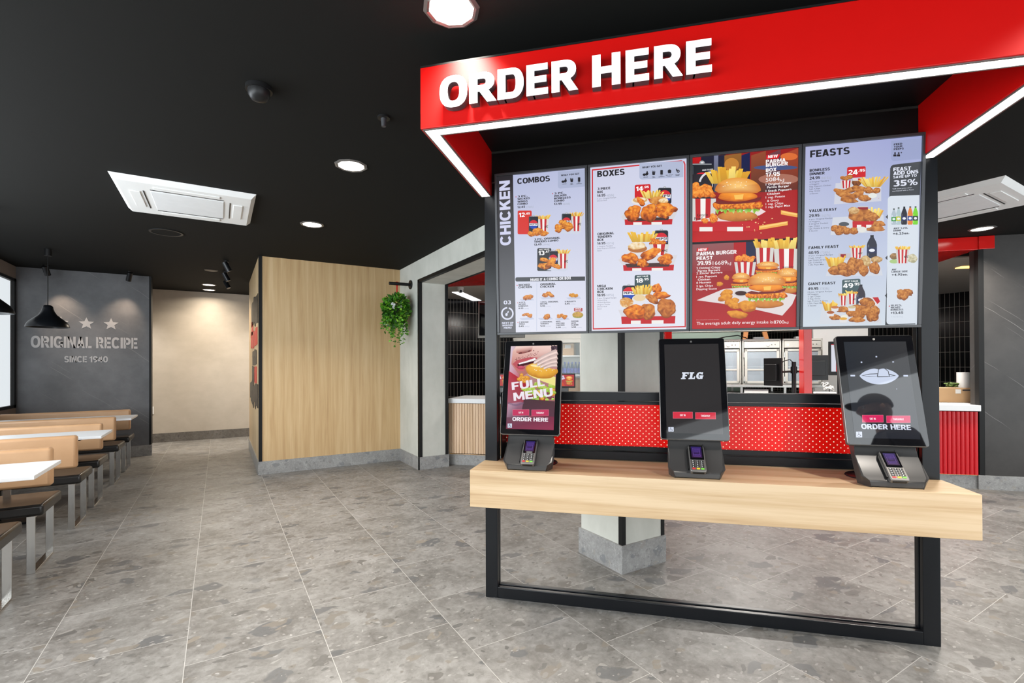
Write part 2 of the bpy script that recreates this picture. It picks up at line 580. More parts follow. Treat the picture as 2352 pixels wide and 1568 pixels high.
def _font():
    S, T = .25, .205
    r, a = _rect, _arc
    def bowl(x, y0, y1, w, sx=S, ty=T):
        h = (y1 - y0) / 2
        rx = min(w - x - .02, .36)
        return a(w - rx, y0 + h, rx, h, sx, ty, -90, 90, 12, .9) + [r(x, y1 - ty, w - rx, y1), r(x, y0, w - rx, y0 + ty)]
    O = a(.44, .5, .45, .515, S, T, 0, 360, 26)
    C = a(.44, .5, .45, .515, S, T, 38, 322, 22)
    St = r(0, 0, S, 1)
    up = a(.38, .715, .37, .30, S, T * .93, 20, 270, 16) ; lo = a(.38, .285, .39, .30, S, T * .93, -160, 90, 16)
    G = {
        'A': (.84, [[(0, 0), (.26, 0), (.55, 1), (.28, 1)], [(.58, 0), (.84, 0), (.56, 1), (.29, 1)], r(.2, .17, .64, .36)]),
        'B': (.78, [St] + bowl(.2, .47, 1, .74, S, T * .93) + bowl(.2, 0, .55, .78, S, T * .97)),
        'C': (.86, C), 'D': (.82, [St] + bowl(.2, 0, 1, .82)),
        'E': (.68, [St, r(.2, 0, .68, T), r(.2, .40, .63, .40 + T), r(.2, 1 - T, .67, 1)]),
        'F': (.66, [St, r(.2, .36, .60, .36 + T), r(.2, 1 - T, .66, 1)]),
        'G': (.90, C + [r(.47, .36, .88, .55), r(.64, .08, .88, .5)]),
        'H': (.82, [St, r(.57, 0, .82, 1), r(.2, .40, .62, .61)]), 'I': (S, [St]),
        'J': (.62, [r(.37, .3, .62, 1)] + a(.31, .31, .31, .325, S, T, 180, 360)),
        'K': (.84, [St, [(.2, .24), (.2, .56), (.53, 1), (.83, 1)], [(.30, .52), (.50, .70), (.87, 0), (.57, 0)]]),
        'L': (.62, [St, r(.2, 0, .62, T)]),
        'M': (1.02, [r(0, 0, .235, 1), r(.785, 0, 1.02, 1), [(0, 1), (.29, 1), (.60, .16), (.42, .16)], [(.73, 1), (1.02, 1), (.60, .16), (.42, .16)]]),
        'N': (.84, [r(0, 0, .24, 1), r(.60, 0, .84, 1), [(0, 1), (.27, 1), (.84, 0), (.57, 0)]]),
        'O': (.88, O), 'P': (.76, [St] + bowl(.2, .33, 1, .76)),
        'Q': (.90, O + [[(.48, .28), (.64, .36), (.92, -.02), (.68, -.06)]]),
        'R': (.80, [St] + bowl(.2, .37, 1, .76) + [[(.28, .42), (.54, .46), (.82, 0), (.54, 0)]]),
        'S': (.78, up + lo), 'T': (.74, [r(0, 1 - T, .74, 1), r(.245, 0, .495, 1)]),
        'U': (.82, [r(0, .36, S, 1), r(.57, .36, .82, 1)] + a(.41, .38, .41, .395, S, T, 180, 360)),
        'V': (.84, [[(0, 1), (.27, 1), (.54, 0), (.30, 0)], [(.57, 1), (.84, 1), (.54, 0), (.30, 0)]]),
        'W': (1.22, [[(0, 1), (.25, 1), (.46, 0), (.22, 0)], [(.48, 1), (.65, 1), (.46, 0), (.22, 0)], [(.57, 1), (.74, 1), (1.0, 0), (.76, 0)], [(.97, 1), (1.22, 1), (1.0, 0), (.76, 0)]]),
        'X': (.84, [[(0, 1), (.29, 1), (.84, 0), (.55, 0)], [(.55, 1), (.84, 1), (.29, 0), (0, 0)]]),
        'Y': (.82, [[(0, 1), (.28, 1), (.535, .40), (.285, .40)], [(.54, 1), (.82, 1), (.535, .40), (.285, .40)], r(.285, 0, .535, .45)]),
        'Z': (.72, [r(.02, 1 - T, .72, 1), r(0, 0, .72, T), [(0, T * .8), (.30, T * .8), (.72, 1 - T * .8), (.42, 1 - T * .8)]]),
        '0': (.80, a(.40, .5, .41, .515, S, T, 0, 360, 26)),
        '1': (.48, [r(.2, 0, .45, 1), [(0, .62), (.2, .72), (.2, 1), (.3, 1), (0, .82)]]),
        '2': (.74, a(.36, .70, .37, .315, S, T, -30, 165, 14) + [[(0, T * .9), (.34, T * .9), (.70, .60), (.44, .52)], r(0, 0, .74, T)]),
        '3': (.74, a(.34, .725, .36, .29, S, T * .93, -90, 150, 14) + a(.34, .28, .40, .295, S, T * .93, -155, 90, 14)),
        '4': (.82, [r(.42, 0, .67, 1), r(0, .18, .82, .37), [(0, .37), (.24, .37), (.56, 1), (.36, 1)]]),
        '5': (.76, [r(.06, 1 - T, .70, 1), r(.06, .46, .28, 1)] + a(.36, .32, .39, .335, S, T, -155, 135, 18)),
        '6': (.78, a(.39, .32, .395, .335, S, T * .95, 0, 360, 22) + a(.43, .46, .43, .555, S, T, 75, 190, 12)),
        '7': (.72, [r(0, 1 - T, .72, 1), [(.10, 0), (.37, 0), (.72, 1 - T * .9), (.44, 1 - T * .9)]]),
        '8': (.78, a(.39, .73, .35, .285, S * .95, T * .85, 0, 360, 22) + a(.39, .28, .40, .295, S * .95, T * .85, 0, 360, 22)),
        '9': (.78, a(.39, .68, .395, .335, S, T * .95, 0, 360, 22) + a(.35, .54, .43, .555, S, T, 255, 370, 12)),
        '.': (.25, [r(0, 0, .25, .24)]), ',': (.25, [r(0, 0, .25, .24), [(.05, -.15), (.15, -.15), (.25, .05), (.1, .05)]]),
        '+': (.64, [r(0, .39, .64, .59), r(.22, .17, .42, .81)]), '-': (.4, [r(0, .36, .4, .55)]),
        '%': (1.2, a(.27, .74, .27, .26, .15, .13, 0, 360, 18) + a(.93, .26, .27, .26, .15, .13, 0, 360, 18) + [[(.28, 0), (.46, 0), (.92, 1), (.74, 1)]]),
        '&': (.86, a(.36, .76, .27, .245, .19, .15, 0, 360, 18) + a(.34, .27, .35, .285, .21, .17, 0, 360, 20) + [[(.30, .64), (.14, .74), (.62, .0), (.86, .0)]]),
        ' ': (.30, []),
    }
    return G


HEAVY = None


def heavy_mesh(txt):
    """polygons of a line of heavy lettering: (vertices, faces), cap height .70 like the light face"""
    global HEAVY
    HEAVY = HEAVY or _font()
    vs_, fs, x = [], [], 0
    for ch in txt:
        w, polys = HEAVY[ch]
        for pl in polys:
            b_ = len(vs_)
            vs_ += [((x + px) * .70, py * .70, 0) for px, py in pl]
            fs.append(tuple(range(b_, b_ + len(pl))))
        x += w + .075
    return vs_, fs


def text_mesh(txt, weight, extrude=0, res=3):
    key = (txt, weight, extrude)
    if key in GLYPH: return GLYPH[key]
    if weight >= .028 and txt == txt.upper():
        GLYPH[key] = heavy_mesh(txt)
        return GLYPH[key]
    c = bpy.data.curves.new('lettering', 'FONT')
    c.body, c.offset, c.extrude, c.resolution_u, c.space_character = txt, weight, extrude, res, 1 + weight * 2.6
    o = bpy.data.objects.new('lettering', c)
    me = bpy.data.meshes.new_from_object(o)
    vs_ = [tuple(v.co) for v in me.vertices]
    fs = [tuple(p.vertices) for p in me.polygons]
    bpy.data.objects.remove(o); bpy.data.meshes.remove(me); bpy.data.curves.remove(c)
    GLYPH[key] = (vs_, fs)
    return GLYPH[key]


def solve8(src, dst):
    A, b = [], []
    for (x, y), (u, v) in zip(src, dst):
        A.append([x, y, 1, 0, 0, 0, -u * x, -u * y]); b.append(u)
        A.append([0, 0, 0, x, y, 1, -v * x, -v * y]); b.append(v)
    n = 8
    for i in range(n):
        p = max(range(i, n), key=lambda r: abs(A[r][i]))
        A[i], A[p], b[i], b[p] = A[p], A[i], b[p], b[i]
        for r in range(n):
            if r != i:
                k = A[r][i] / A[i][i]
                A[r] = [a - k * q for a, q in zip(A[r], A[i])]
                b[r] -= k * b[i]
    return [b[i] / A[i][i] for i in range(n)]


class Pic:
    """a flat picture: layered coloured shapes in a w x h rectangle (metres, origin bottom left)"""
    STEP = .00012

    def __init__(s, w, h, corners):
        s.w, s.h = w, h
        s.H = solve8(corners, [(0, h), (w, h), (w, 0), (0, 0)])
        s.v, s.f, s.c, s.boxes = [], [], [], []
        s.rnd = random.Random(7)

    def m(s, x, y):
        a = s.H
        d = a[6] * x + a[7] * y + 1
        return ((a[0] * x + a[1] * y + a[2]) / d, (a[3] * x + a[4] * y + a[5]) / d)

    def raw(s, pts, faces, cols):
        """pts already in local metres; cols one colour per point or a single colour"""
        xs, ys = [p[0] for p in pts], [p[1] for p in pts]
        bx = (min(xs), max(xs), min(ys), max(ys))
        lv = 0
        for q, l in s.boxes:
            if l >= lv and not (bx[0] >= q[1] or bx[1] <= q[0] or bx[2] >= q[3] or bx[3] <= q[2]): lv = l + 1
        s.boxes.append((bx, lv))
        b = len(s.v)
        z = lv * s.STEP
        s.v += [(min(max(p[0], 0), s.w), min(max(p[1], 0), s.h), z) for p in pts]
        one = not isinstance(cols, list)
        for f in faces:
            s.f.append(tuple(i + b for i in f))
            s.c += [cols if one else cols[i] for i in f]

    def poly(s, pts, col):
        s.raw([s.m(*p) for p in pts], [tuple(range(len(pts)))], rgb(*col))

    def rect(s, x0, y0, x1, y1, col):
        s.poly([(x0, y1), (x1, y1), (x1, y0), (x0, y0)], col)

    def rrect(s, x0, y0, x1, y1, r, col, which='abcd', dy=0):
        """rounded rectangle; dy = rise of the right side (perspective of the crop)"""
        pts = []
        for nm, cx, cy_, a0 in (('a', x1 - r, y1 - r, 0), ('b', x0 + r, y1 - r, 90), ('c', x0 + r, y0 + r, 180), ('d', x1 - r, y0 + r, 270)):
            for k in range(5):
                a = math.radians(a0 + 22.5 * k)
                if nm in which:
                    pts.append((cx + r * math.cos(a), cy_ + r * math.sin(a)))
                else:
                    sx = 1 if nm in 'ad' else -1; sy = 1 if nm in 'ab' else -1
                    pts.append((cx + r * sx, cy_ + r * sy)); break
        pts = [(x, y + dy * (x - x0) / max(1e-6, x1 - x0)) for x, y in pts]
        s.poly(pts[::-1], col)

    def ell(s, cx, cy_, rx, ry, col, n=24, rot=0):
        pts = []
        for k in range(n):
            a = 2 * PI * k / n
            x, y = rx * math.cos(a), ry * math.sin(a)
            pts.append((cx + x * math.cos(rot) - y * math.sin(rot), cy_ + x * math.sin(rot) + y * math.cos(rot)))
        s.poly(pts[::-1], col)

    def grad(s, pts, cols):
        s.raw([s.m(*p) for p in pts], [tuple(range(len(pts)))], [rgb(*c) for c in cols])

    def ring(s, cx, cy_, r0, r1, col, a0=0, a1=360, ky=1):
        n = 32
        pts = []
        for k in range(n + 1):
            a = math.radians(a0 + (a1 - a0) * k / n)
            pts += [(cx + r0 * math.cos(a), cy_ + ky * r0 * math.sin(a)), (cx + r1 * math.cos(a), cy_ + ky * r1 * math.sin(a))]
        s.raw([s.m(*p) for p in pts], [(2 * k, 2 * k + 1, 2 * k + 3, 2 * k + 2) for k in range(n)], rgb(*col))

    def text(s, t, x0, x1, yb, cap, col, weight=.022, rot=0, slant=0):
        """x0..x1 width, yb baseline at x0, cap height, all in crop pixels"""
        vs_, fs = text_mesh(t, weight)
        if not vs_: return
        ax, bx = min(v[0] for v in vs_), max(v[0] for v in vs_)
        p0, p1 = s.m(x0, yb), s.m(x1, yb)
        pc = s.m(x0, yb - cap)
        ch = pc[1] - p0[1]
        if rot == 90:      # reading upwards: x0 = baseline x, x1 = letters' left edge, yb = start (bottom), cap = length
            pL = s.m(x1, yb); pT = s.m(x0, yb - cap)
            ch, L = p0[0] - pL[0], pT[1] - p0[1]
            pts = [(p0[0] - v[1] / .70 * ch, p0[1] + (v[0] - ax) / (bx - ax) * L) for v in vs_]
        else:
            L = p1[0] - p0[0]
            pts = [(p0[0] + (v[0] - ax) / (bx - ax) * L + slant * v[1] * ch, p0[1] + v[1] / .70 * ch) for v in vs_]
            if rot:
                r = math.radians(rot)
                pts = [(p0[0] + (x - p0[0]) * math.cos(r) - (y - p0[1]) * math.sin(r), p0[1] + (x - p0[0]) * math.sin(r) + (y - p0[1]) * math.cos(r)) for x, y in pts]
        s.raw(pts, fs, rgb(*col))

    def lines(s, rows, x0, yb, dy, cap, cw, col, weight=.022):
        """several rows of left aligned text; cw = width of one character"""
        for i, r in enumerate(rows):
            if r: s.text(r, x0, x0 + cw * len(r), yb + dy * i, cap, col, weight)

    # ---- food
    def blob(s, cx, cy_, rx, ry, seed=0, pal=((236, 168, 74), (205, 120, 38), (128, 62, 18)), rough=.16, rot=0, nr=5, ns=22, mott=.35):
        """a fried piece: lumpy outline, mottled crust, darker towards the underside"""
        pts, cols, fs = [], [], []
        R = random.Random(seed * 91 + 5)
        ph = [R.uniform(0, 6.28) for _ in range(4)]
        for i in range(nr + 1):
            q = i / nr
            for k in range(ns):
                a = 2 * PI * k / ns
                w = 1 + rough * (.6 * math.sin(2 * a + ph[0]) + .5 * math.sin(3 * a + ph[1]) + .45 * math.sin(5 * a + ph[2]) + .3 * math.sin(8 * a + ph[3]))
                x, y = rx * q * w * math.cos(a), ry * q * w * math.sin(a)
                X, Y = x * math.cos(rot) - y * math.sin(rot), x * math.sin(rot) + y * math.cos(rot)
                pts.append(s.m(cx + X, cy_ + Y))
                n_ = noise.noise((X / max(rx, ry) * 3.4 + seed * 7.7, Y / max(rx, ry) * 3.4, seed * 1.3)) + .6 * R.uniform(-.5, .5)
                tone = .60 + mott * n_ * 1.9 + .26 * (-Y / ry) - .34 * q ** 4
                tone = min(1, max(0, tone))
                a_, b_ = (pal[1], pal[0]) if tone > .5 else (pal[2], pal[1])
                f_ = (tone - .5) * 2 if tone > .5 else tone * 2
                cols.append(rgb(*[p + (r - p) * f_ for p, r in zip(a_, b_)]))
        for i in range(nr):
            for k in range(ns):
                fs.append((i * ns + (k + 1) % ns, i * ns + k, (i + 1) * ns + k, (i + 1) * ns + (k + 1) % ns))
        s.raw(pts, fs, cols)

    def pile(s, cx, cy_, rx, ry, n, size, seed=0, **kw):
        R = random.Random(seed + 3)
        ps = []
        for i in range(n):
            a, q = R.uniform(0, 2 * PI), math.sqrt(R.uniform(0, 1))
            ps.append((cx + rx * q * math.cos(a), cy_ + ry * q * math.sin(a)))
        for i, (x, y) in enumerate(sorted(ps, key=lambda p: p[1])):
            s.blob(x, y, size * R.uniform(.8, 1.2), size * R.uniform(.62, .85), seed * 10 + i, rot=R.uniform(-.7, .7), nr=3, ns=14, **kw)

    def fries(s, x0, x1, y0, y1, n, seed=0, wd=None, spread=.35, dark=1.0):
        """chips fanned upwards from the rim y1 to about y0"""
        R = random.Random(seed)
        wd = wd or (x1 - x0) / n * 1.25
        for k in sorted(range(n), key=lambda _: R.random()):
            q = (k + .5) / n
            xb = x0 + (x1 - x0) * (.12 + .76 * q)
            xt = x0 + (x1 - x0) * (q + spread * (q - .5)) + R.uniform(-.05, .05) * (x1 - x0)
            yt = y0 + R.uniform(0, .35) * (y1 - y0)
            c = [v * dark for v in R.choice([(250, 208, 84), (242, 190, 60), (255, 226, 120), (228, 165, 44)])]
            d = [v * .86 for v in c]
            s.grad([(xb - wd / 2, y1), (xb + wd / 2, y1), (xt + wd / 2, yt), (xt - wd / 2, yt)], [d, d, c, c])

    def cup(s, x0, x1, y0, y1, n=3, taper=.12, script=True):
        t = (x1 - x0) * taper
        k = 2 * n + 1
        for i in range(k):
            a, b = i / k, (i + 1) / k
            c = (206, 30, 36) if i % 2 else (246, 243, 238)
            sh = 1 - .16 * abs((a + b) / 2 - .5) * 2
            s.poly([(x0 + t + (x1 - x0 - 2 * t) * a, y1), (x0 + t + (x1 - x0 - 2 * t) * b, y1), (x0 + (x1 - x0) * b, y0), (x0 + (x1 - x0) * a, y0)], [v * sh for v in c])
        if script:
            s.text('KFC', x0 + (x1 - x0) * .62, x0 + (x1 - x0) * .92, y0 + (y1 - y0) * .62, (y1 - y0) * .16, (30, 20, 22), .03, 0, .2)

    def can(s, x0, x1, y0, y1, word='PEPSI', part_=1.0):
        w, h = x1 - x0, y1 - y0
        s.ell((x0 + x1) / 2, y0 + h * .04, w * .11, h * .055, (165, 168, 172), 16)
        s.ell((x0 + x1) / 2, y0 + h * .045, w * .06, h * .028, (225, 226, 230), 12)
        s.rrect(x0, y0 + h * .06, x1, y1, w * .16, (26, 30, 36))
        s.rect(x0 + w * .06, y0 + h * .12, x0 + w * .14, y1 - h * .05, (66, 72, 80))
        s.rect(x0 + w * .10, y0 + h * .065, x1 - w * .10, y0 + h * .09, (150, 154, 160))
        cx, cy_, r = (x0 + x1) / 2, y0 + h * .56, w * .46
        for c, a0, a1 in (((214, 32, 44), 198, 342), ((28, 72, 180), 18, 162)):
            pts = [(cx + r * math.cos(math.radians(a0 + (a1 - a0) * k / 14)), cy_ + r * math.sin(math.radians(a0 + (a1 - a0) * k / 14))) for k in range(15)]
            s.poly(pts[::-1], c)
        s.rect(cx - r * .97, cy_ - r * .30, cx + r * .97, cy_ + r * .30, (240, 241, 246))
        s.text(word, cx - r * .84, cx + r * .84, cy_ + r * .19, r * .38, (22, 28, 50), .03)

    def bottle(s, cx, y0, y1, w, liquid, cap_=(30, 34, 40), band=None):
        h = y1 - y0
        prof = [(.16, 0), (.16, .06), (.20, .10), (.42, .28), (.5, .40), (.5, .92), (.42, 1)]
        pts = [(cx - w * a, y0 + h * b) for a, b in prof] + [(cx + w * a, y0 + h * b) for a, b in prof[::-1]]
        s.poly(pts, liquid)
        s.rect(cx - w * .17, y0 - h * .015, cx + w * .17, y0 + h * .06, cap_)
        s.rect(cx - w * .40, y0 + h * .40, cx - w * .28, y0 + h * .9, [min(255, v + 50) for v in liquid])
        if band:
            s.rect(cx - w * .5, y0 + h * .52, cx + w * .5, y0 + h * .78, band)
            s.ell(cx, y0 + h * .65, w * .30, h * .07, (235, 238, 245), 12)

    def tray(s, x0, x1, y0, y1):
        t = (x1 - x0) * .05
        s.poly([(x0 + t * .2, y1), (x1 - t * .2, y1), (x1, y0), (x0, y0)], (196, 26, 32))
        for a, b in ((.18, .36), (.56, .78)):
            s.poly([(x0 + (x1 - x0) * a, y1), (x0 + (x1 - x0) * b, y1), (x0 + (x1 - x0) * b, y1 - (y1 - y0) * .45), (x0 + (x1 - x0) * a, y1 - (y1 - y0) * .45)], (240, 236, 232))

    def paper(s, pts, tint=(226, 224, 226)):
        s.poly(pts, tint)
        R = random.Random(int(pts[0][0]))
        xs = [p[0] for p in pts]; ys = [p[1] for p in pts]
        for k in range(7):
            x, y = R.uniform(min(xs), max(xs)), (min(ys) + max(ys)) / 2 + R.uniform(.1, .4) * (max(ys) - min(ys))
            if min(xs) * 1.02 < x < max(xs) * .97:
                s.rect(x, y, x + 9, y + 3, (205, 150, 150))

    def burger(s, x0, x1, y0, y1, seed=0, chip=True):
        w, h = x1 - x0, y1 - y0
        cx = (x0 + x1) / 2
        s.blob(cx, y0 + h * .88, w * .43, h * .12, seed + 1, ((232, 160, 80), (206, 128, 52), (150, 84, 28)), .03, mott=.1)
        pts = [(x0 + w * (.03 + .94 * k / 22), y0 + h * (.76 + (.05 if k % 2 else -.01) + .03 * math.sin(k * 1.7))) for k in range(23)]
        top = [(x0 + w * (.03 + .94 * k / 22), y0 + h * (.70 + .015 * math.sin(k * 2.1))) for k in range(23)]
        s.raw([s.m(*p) for p in pts + top], [(k, k + 1, 24 + k, 23 + k) for k in range(22)], [rgb(150, 205, 60) if k % 3 else rgb(206, 232, 140) for k in range(23)] + [rgb(96, 150, 30)] * 23)
        for k in range(7):
            s.blob(x0 + w * (.08 + .14 * k), y0 + h * .64, w * .11, h * .085, seed + k, ((255, 176, 60), (238, 122, 20), (150, 56, 4)), .12, nr=3, ns=14, mott=.5)
        s.poly([(x0 + w * a, y0 + h * (.535 + b)) for a, b in ((0, .03), (.12, -.02), (.3, .02), (.5, -.03), (.7, .0), (.88, -.06), (1.0, -.10), (.97, -.02), (.85, .03), (.6, .06), (.35, .07), (.1, .07))][::-1], (120, 30, 22))
        s.blob(cx - w * .01, y0 + h * .43, w * .42, h * .115, seed + 12, ((255, 180, 70), (240, 138, 26), (180, 82, 8)), .05, mott=.12)
        s.poly([(cx - w * .08, y0 + h * .40), (cx + w * .12, y0 + h * .38), (cx + w * .10, y0 + h * .50), (cx - w * .06, y0 + h * .50)][::-1], (250, 196, 90))
        dome = [(x0 + w * .02, y0 + h * .30)] + [(cx + w * .48 * math.cos(math.radians(a)), y0 + h * .29 + h * .29 * math.sin(math.radians(a))) for a in range(185, 356, 10)] + [(x1 - w * .02, y0 + h * .30), (x1 - w * .10, y0 + h * .355), (x0 + w * .10, y0 + h * .355)]
        cen = (cx, y0 + h * .2)
        s.raw([s.m(*p) for p in dome] + [s.m(*cen)], [(k, (k + 1) % len(dome), len(dome)) for k in range(len(dome))], [rgb(232, 152, 54) if p[1] < y0 + h * .15 else rgb(206, 116, 32) for p in dome] + [rgb(255, 208, 124)])
        R = random.Random(seed)
        for k in range(16):
            a, q = R.uniform(200, 340), R.uniform(.25, .85)
            s.ell(cx + w * .44 * q * math.cos(math.radians(a)), y0 + h * .28 + h * .26 * q * math.sin(math.radians(a)), w * .013, h * .008, (252, 238, 205), 8, R.uniform(-.5, .5))

    def build(s, name, mat, parent, origin, ux, uy, un):
        """place in the parent's frame: origin = bottom left corner, ux/uy unit vectors, un normal towards the viewer"""
        o_, ux, uy, un = Vector(origin), Vector(ux), Vector(uy), Vector(un)
        off = Vector(OFF[root_of(parent).name])
        me = bpy.data.meshes.new(name)
        me.from_pydata([tuple(o_ + ux * p[0] + uy * p[1] + un * p[2] - off) for p in s.v], [], s.f)
        ca = me.color_attributes.new('Col', 'FLOAT_COLOR', 'CORNER')
        flat = [x for c in s.c for x in c]
        ca.data.foreach_set('color', flat)
        me.update()
        me.materials.append(M[mat])
        o = bpy.data.objects.new(name, me)
        COL.objects.link(o)
        o.parent = parent
        return o


# ------------------------------------------------------------------ the room
struct('floor', MB().box(-2.6, 13.2, -1.5, 11.4, -.1, 0), 'floor')
struct('ceiling', MB().box(-2.6, 13.2, -1.5, 11.4, 2.8, 2.95), 'ceiling')
struct('ceiling_kitchen', MB().prism([(2.7, 7.70), (2.7, 9.39), (12.4, 9.39), (12.4, -1.35)], 'z', 2.785, 2.8), 'kitchen_ceiling')
WX = -2.45
b = MB()
b.box(WX - .035, WX, -1.4, 11.1, 0, .82).box(WX - .035, WX, -1.4, 11.1, 2.62, 2.8)
b.box(WX - .035, WX, 9.42, 11.1, .82, 2.62).box(WX - .035, WX, -1.4, -1.0, .82, 2.62)
struct('wall_left', b, 'taupe')
b = MB()
for y in [-1.0, 1.1, 3.2, 5.3, 7.3, 9.35]:
    b.box(WX - .03, WX + .012, y, y + .07, .82, 2.62)
b.box(WX - .03, WX + .012, -1.0, 9.42, .82, .86).box(WX - .03, WX + .012, -1.0, 9.42, 2.58, 2.62)
w = struct('window_1', b, 'black_trim')
p_ = mesh_obj('pane', MB().box(WX - .018, WX - .012, -.95, 9.36, .86, 2.58), 'window_glass'); p_.parent = w
struct('wall_back', MB().box(WX, 2.3, 10.95, 11.1, 0, 2.8), 'beige')
struct('baseboard_back', MB().box(WX, 2.3, 10.935, 10.95, 0, .165), 'skirting_dark')
# dark stone blade behind the booths
struct('wall_lettered', MB().box(WX, -.918, 9.45, 9.62, 0, 2.8), 'marble_l')
struct('trim_1', MB().box(-.940, -.914, 9.444, 9.625, .165, 2.8), 'black_trim')
struct('baseboard_lettered', MB().box(WX, -.906, 9.43, 9.45, 0, .165), 'skirting')
# timber clad block
struct('wall_timber', MB().box(.446, 2.285, 6.995, 9.35, .0, 2.8), 'oak_wall')
struct('wall_timber_side', MB().box(.434, .446, 7.03, 9.35, .165, 2.8), 'oak_side')
struct('trim_2', MB().box(.431, .470, 6.986, 7.03, .168, 2.8), 'black_trim')
b = MB().box(.422, 2.285, 6.98, 6.995, 0, .168).box(.422, .434, 6.995, 9.35, 0, .168)
struct('baseboard_timber', b, 'skirting')
# concrete portal: wing wall, lintel and free standing column
struct('wall_portal', MB().box(2.285, 2.695, 6.20, 9.39, 0, 2.8).box(2.285, 2.695, 2.41, 6.20, 2.5, 2.8), 'concrete')
struct('baseboard_portal', MB().box(2.27, 2.285, 6.185, 6.98, 0, .168).box(2.27, 2.71, 6.185, 6.20, 0, .168), 'skirting')
b = MB().box(2.278, 2.325, 6.192, 6.235, .168, 2.54).box(2.278, 2.325, 2.86, 6.235, 2.498, 2.54)
b.box(2.66, 2.703, 6.192, 6.235, .168, 2.54).box(2.66, 2.703, 2.86, 6.235, 2.498, 2.54)
struct('trim_3', b, 'black_trim')
struct('column', MB().box(2.30, 2.70, 2.405, 2.83, .0, 2.5), 'concrete')
struct('baseboard_column', MB().box(2.285, 2.705, 2.39, 2.845, 0, .185), 'skirting')
b = MB()
for x, y in ((2.297, 2.402), (2.703 - .034, 2.402)):
    b.box(x, x + .034, y, y + .034, .185, 2.5)
struct('trim_4', b, 'black_trim')
# kitchen walls
struct('wall_kitchen_back', MB().box(2.7, 12.55, 9.39, 9.5, 0, 2.79), 'tile_x')
struct('wall_kitchen_right', MB().box(12.4, 12.55, -1.4, 9.39, 0, 2.79), 'tile_y')
struct('wall_right', MB().box(3.80, 8.55, 6.44, 6.60, 0, 2.8), 'marble_r', 'K')
struct('baseboard_right', MB().box(3.772, 8.55, 6.425, 6.44, 0, .155), 'skirting', 'K')
struct('trim_5', MB().box(3.785, 3.835, 6.43, 6.50, .155, 2.8), 'black_trim', 'K')
# glazed shop front just behind the viewpoint
YF = -1.40
b = MB().box(WX, 8.6, YF, YF + .07, 0, .10).box(WX, 8.6, YF, YF + .07, 2.72, 2.8)
for k in range(7):
    b.box(WX + 1.75 * k, WX + 1.75 * k + .06, YF, YF + .07, .10, 2.72)
w = struct('window_2', b, 'black_trim')
p_ = mesh_obj('pane', MB().box(WX, 8.6, YF + .03, YF + .036, .10, 2.72), 'window_glass'); p_.parent = w
# red bulkhead over the service counter
single('bulkhead', MB().prism([(-2.49, 6.42), (3.78, 6.42), (3.78, 7.36), (-3.40, 7.36)], 'z', 2.652, 2.795).box(3.78, 3.925, 6.405, 6.425, 2.652, 2.795), 'red_glossy', 'long glossy red ceiling bulkhead running above the service counter', 'bulkhead', (0, 6.42, 2.652), bevel=.004)

# ------------------------------------------------------------------ booths, left side
XW = WX + .08


def bench(y0, facing, label):
    """seat 0.46 deep starting at y0; facing +1 looks away from the viewpoint (back on the near side)"""
    t = thing('booth_bench', label, 'bench', (-1.7, y0 + .23, 0), 'B', 'booth benches along the side window')
    part('seat', MB().box(XW, -1.02, y0, y0 + .46, .385, .462), 'black_seat', t, .018, True, 'black vinyl seat cushion', 3)
    if facing > 0:
        ya, yb = y0 + .03, y0 + .115
    else:
        ya, yb = y0 + .345, y0 + .43
    part('backrest', MB().box(XW, -1.055, ya, yb, .515, .795), 'tan', t, .022, True, 'tan leather backrest pad', 3)
    for x in (-1.085, XW + .20):
        b = MB()
        f0, f1 = y0 + .012, y0 + .448
        b.box(x - .022, x + .022, f0, f0 + .012, 0, .385).box(x - .022, x + .022, f1 - .012, f1, 0, .385)
        b.box(x - .022, x + .022, f0 + .012, f1 - .012, 0, .012).box(x - .022, x + .022, f0 + .012, f1 - .012, .373, .385)
        part('leg', b, 'chrome', t, .0015, label='brushed steel loop leg')
    for x in (-1.30, -2.05):
        ym = (ya + yb) / 2
        part('back_support', MB().box(x - .02, x + .02, ym - .006, ym + .006, .44, .56), 'chrome', t)
    return t


bench(3.60, 1, 'nearest booth bench at the lower left picture edge, its seat cut by the frame')
bench(4.455, -1, 'black seated booth bench facing us across the nearest white table')
bench(5.50, 1, 'tan backed booth bench with its back turned to us, behind the nearest facing bench')
bench(6.255, -1, 'booth bench facing us on the far side of the middle white table')
bench(7.325, 1, 'booth bench with its back to us in front of the farthest white table')
bench(8.13, -1, 'farthest booth bench, facing us close to the dark lettered wall')


def table(y0, y1, label):
    t = thing('booth_table', label, 'table', (-1.65, (y0 + y1) / 2, 0), 'B', 'white booth tables')
    part('tabletop', MB().box(XW, -.932, y0, y1, .727, .75), 'white_lam', t, .002)
    ym = (y0 + y1) / 2
    part('bracket', MB().box(XW + .1, -1.10, ym - .17, ym + .17, .705, .727), 'black_metal', t, .004)
    part('pedestal', MB().cyl((-1.7, ym, .02), (-1.7, ym, .705), .035), 'black_metal', t, 0, True)
    part('base', MB().box(-1.95, -1.45, ym - .16, ym + .16, 0, .02), 'black_metal', t, .004)


table(3.90, 4.47, 'nearest white laminate booth table at the left picture edge')
table(5.80, 6.345, 'middle white laminate table, between two facing tan booths')
table(7.58, 8.13, 'farthest white laminate table, in front of the dark lettered wall')


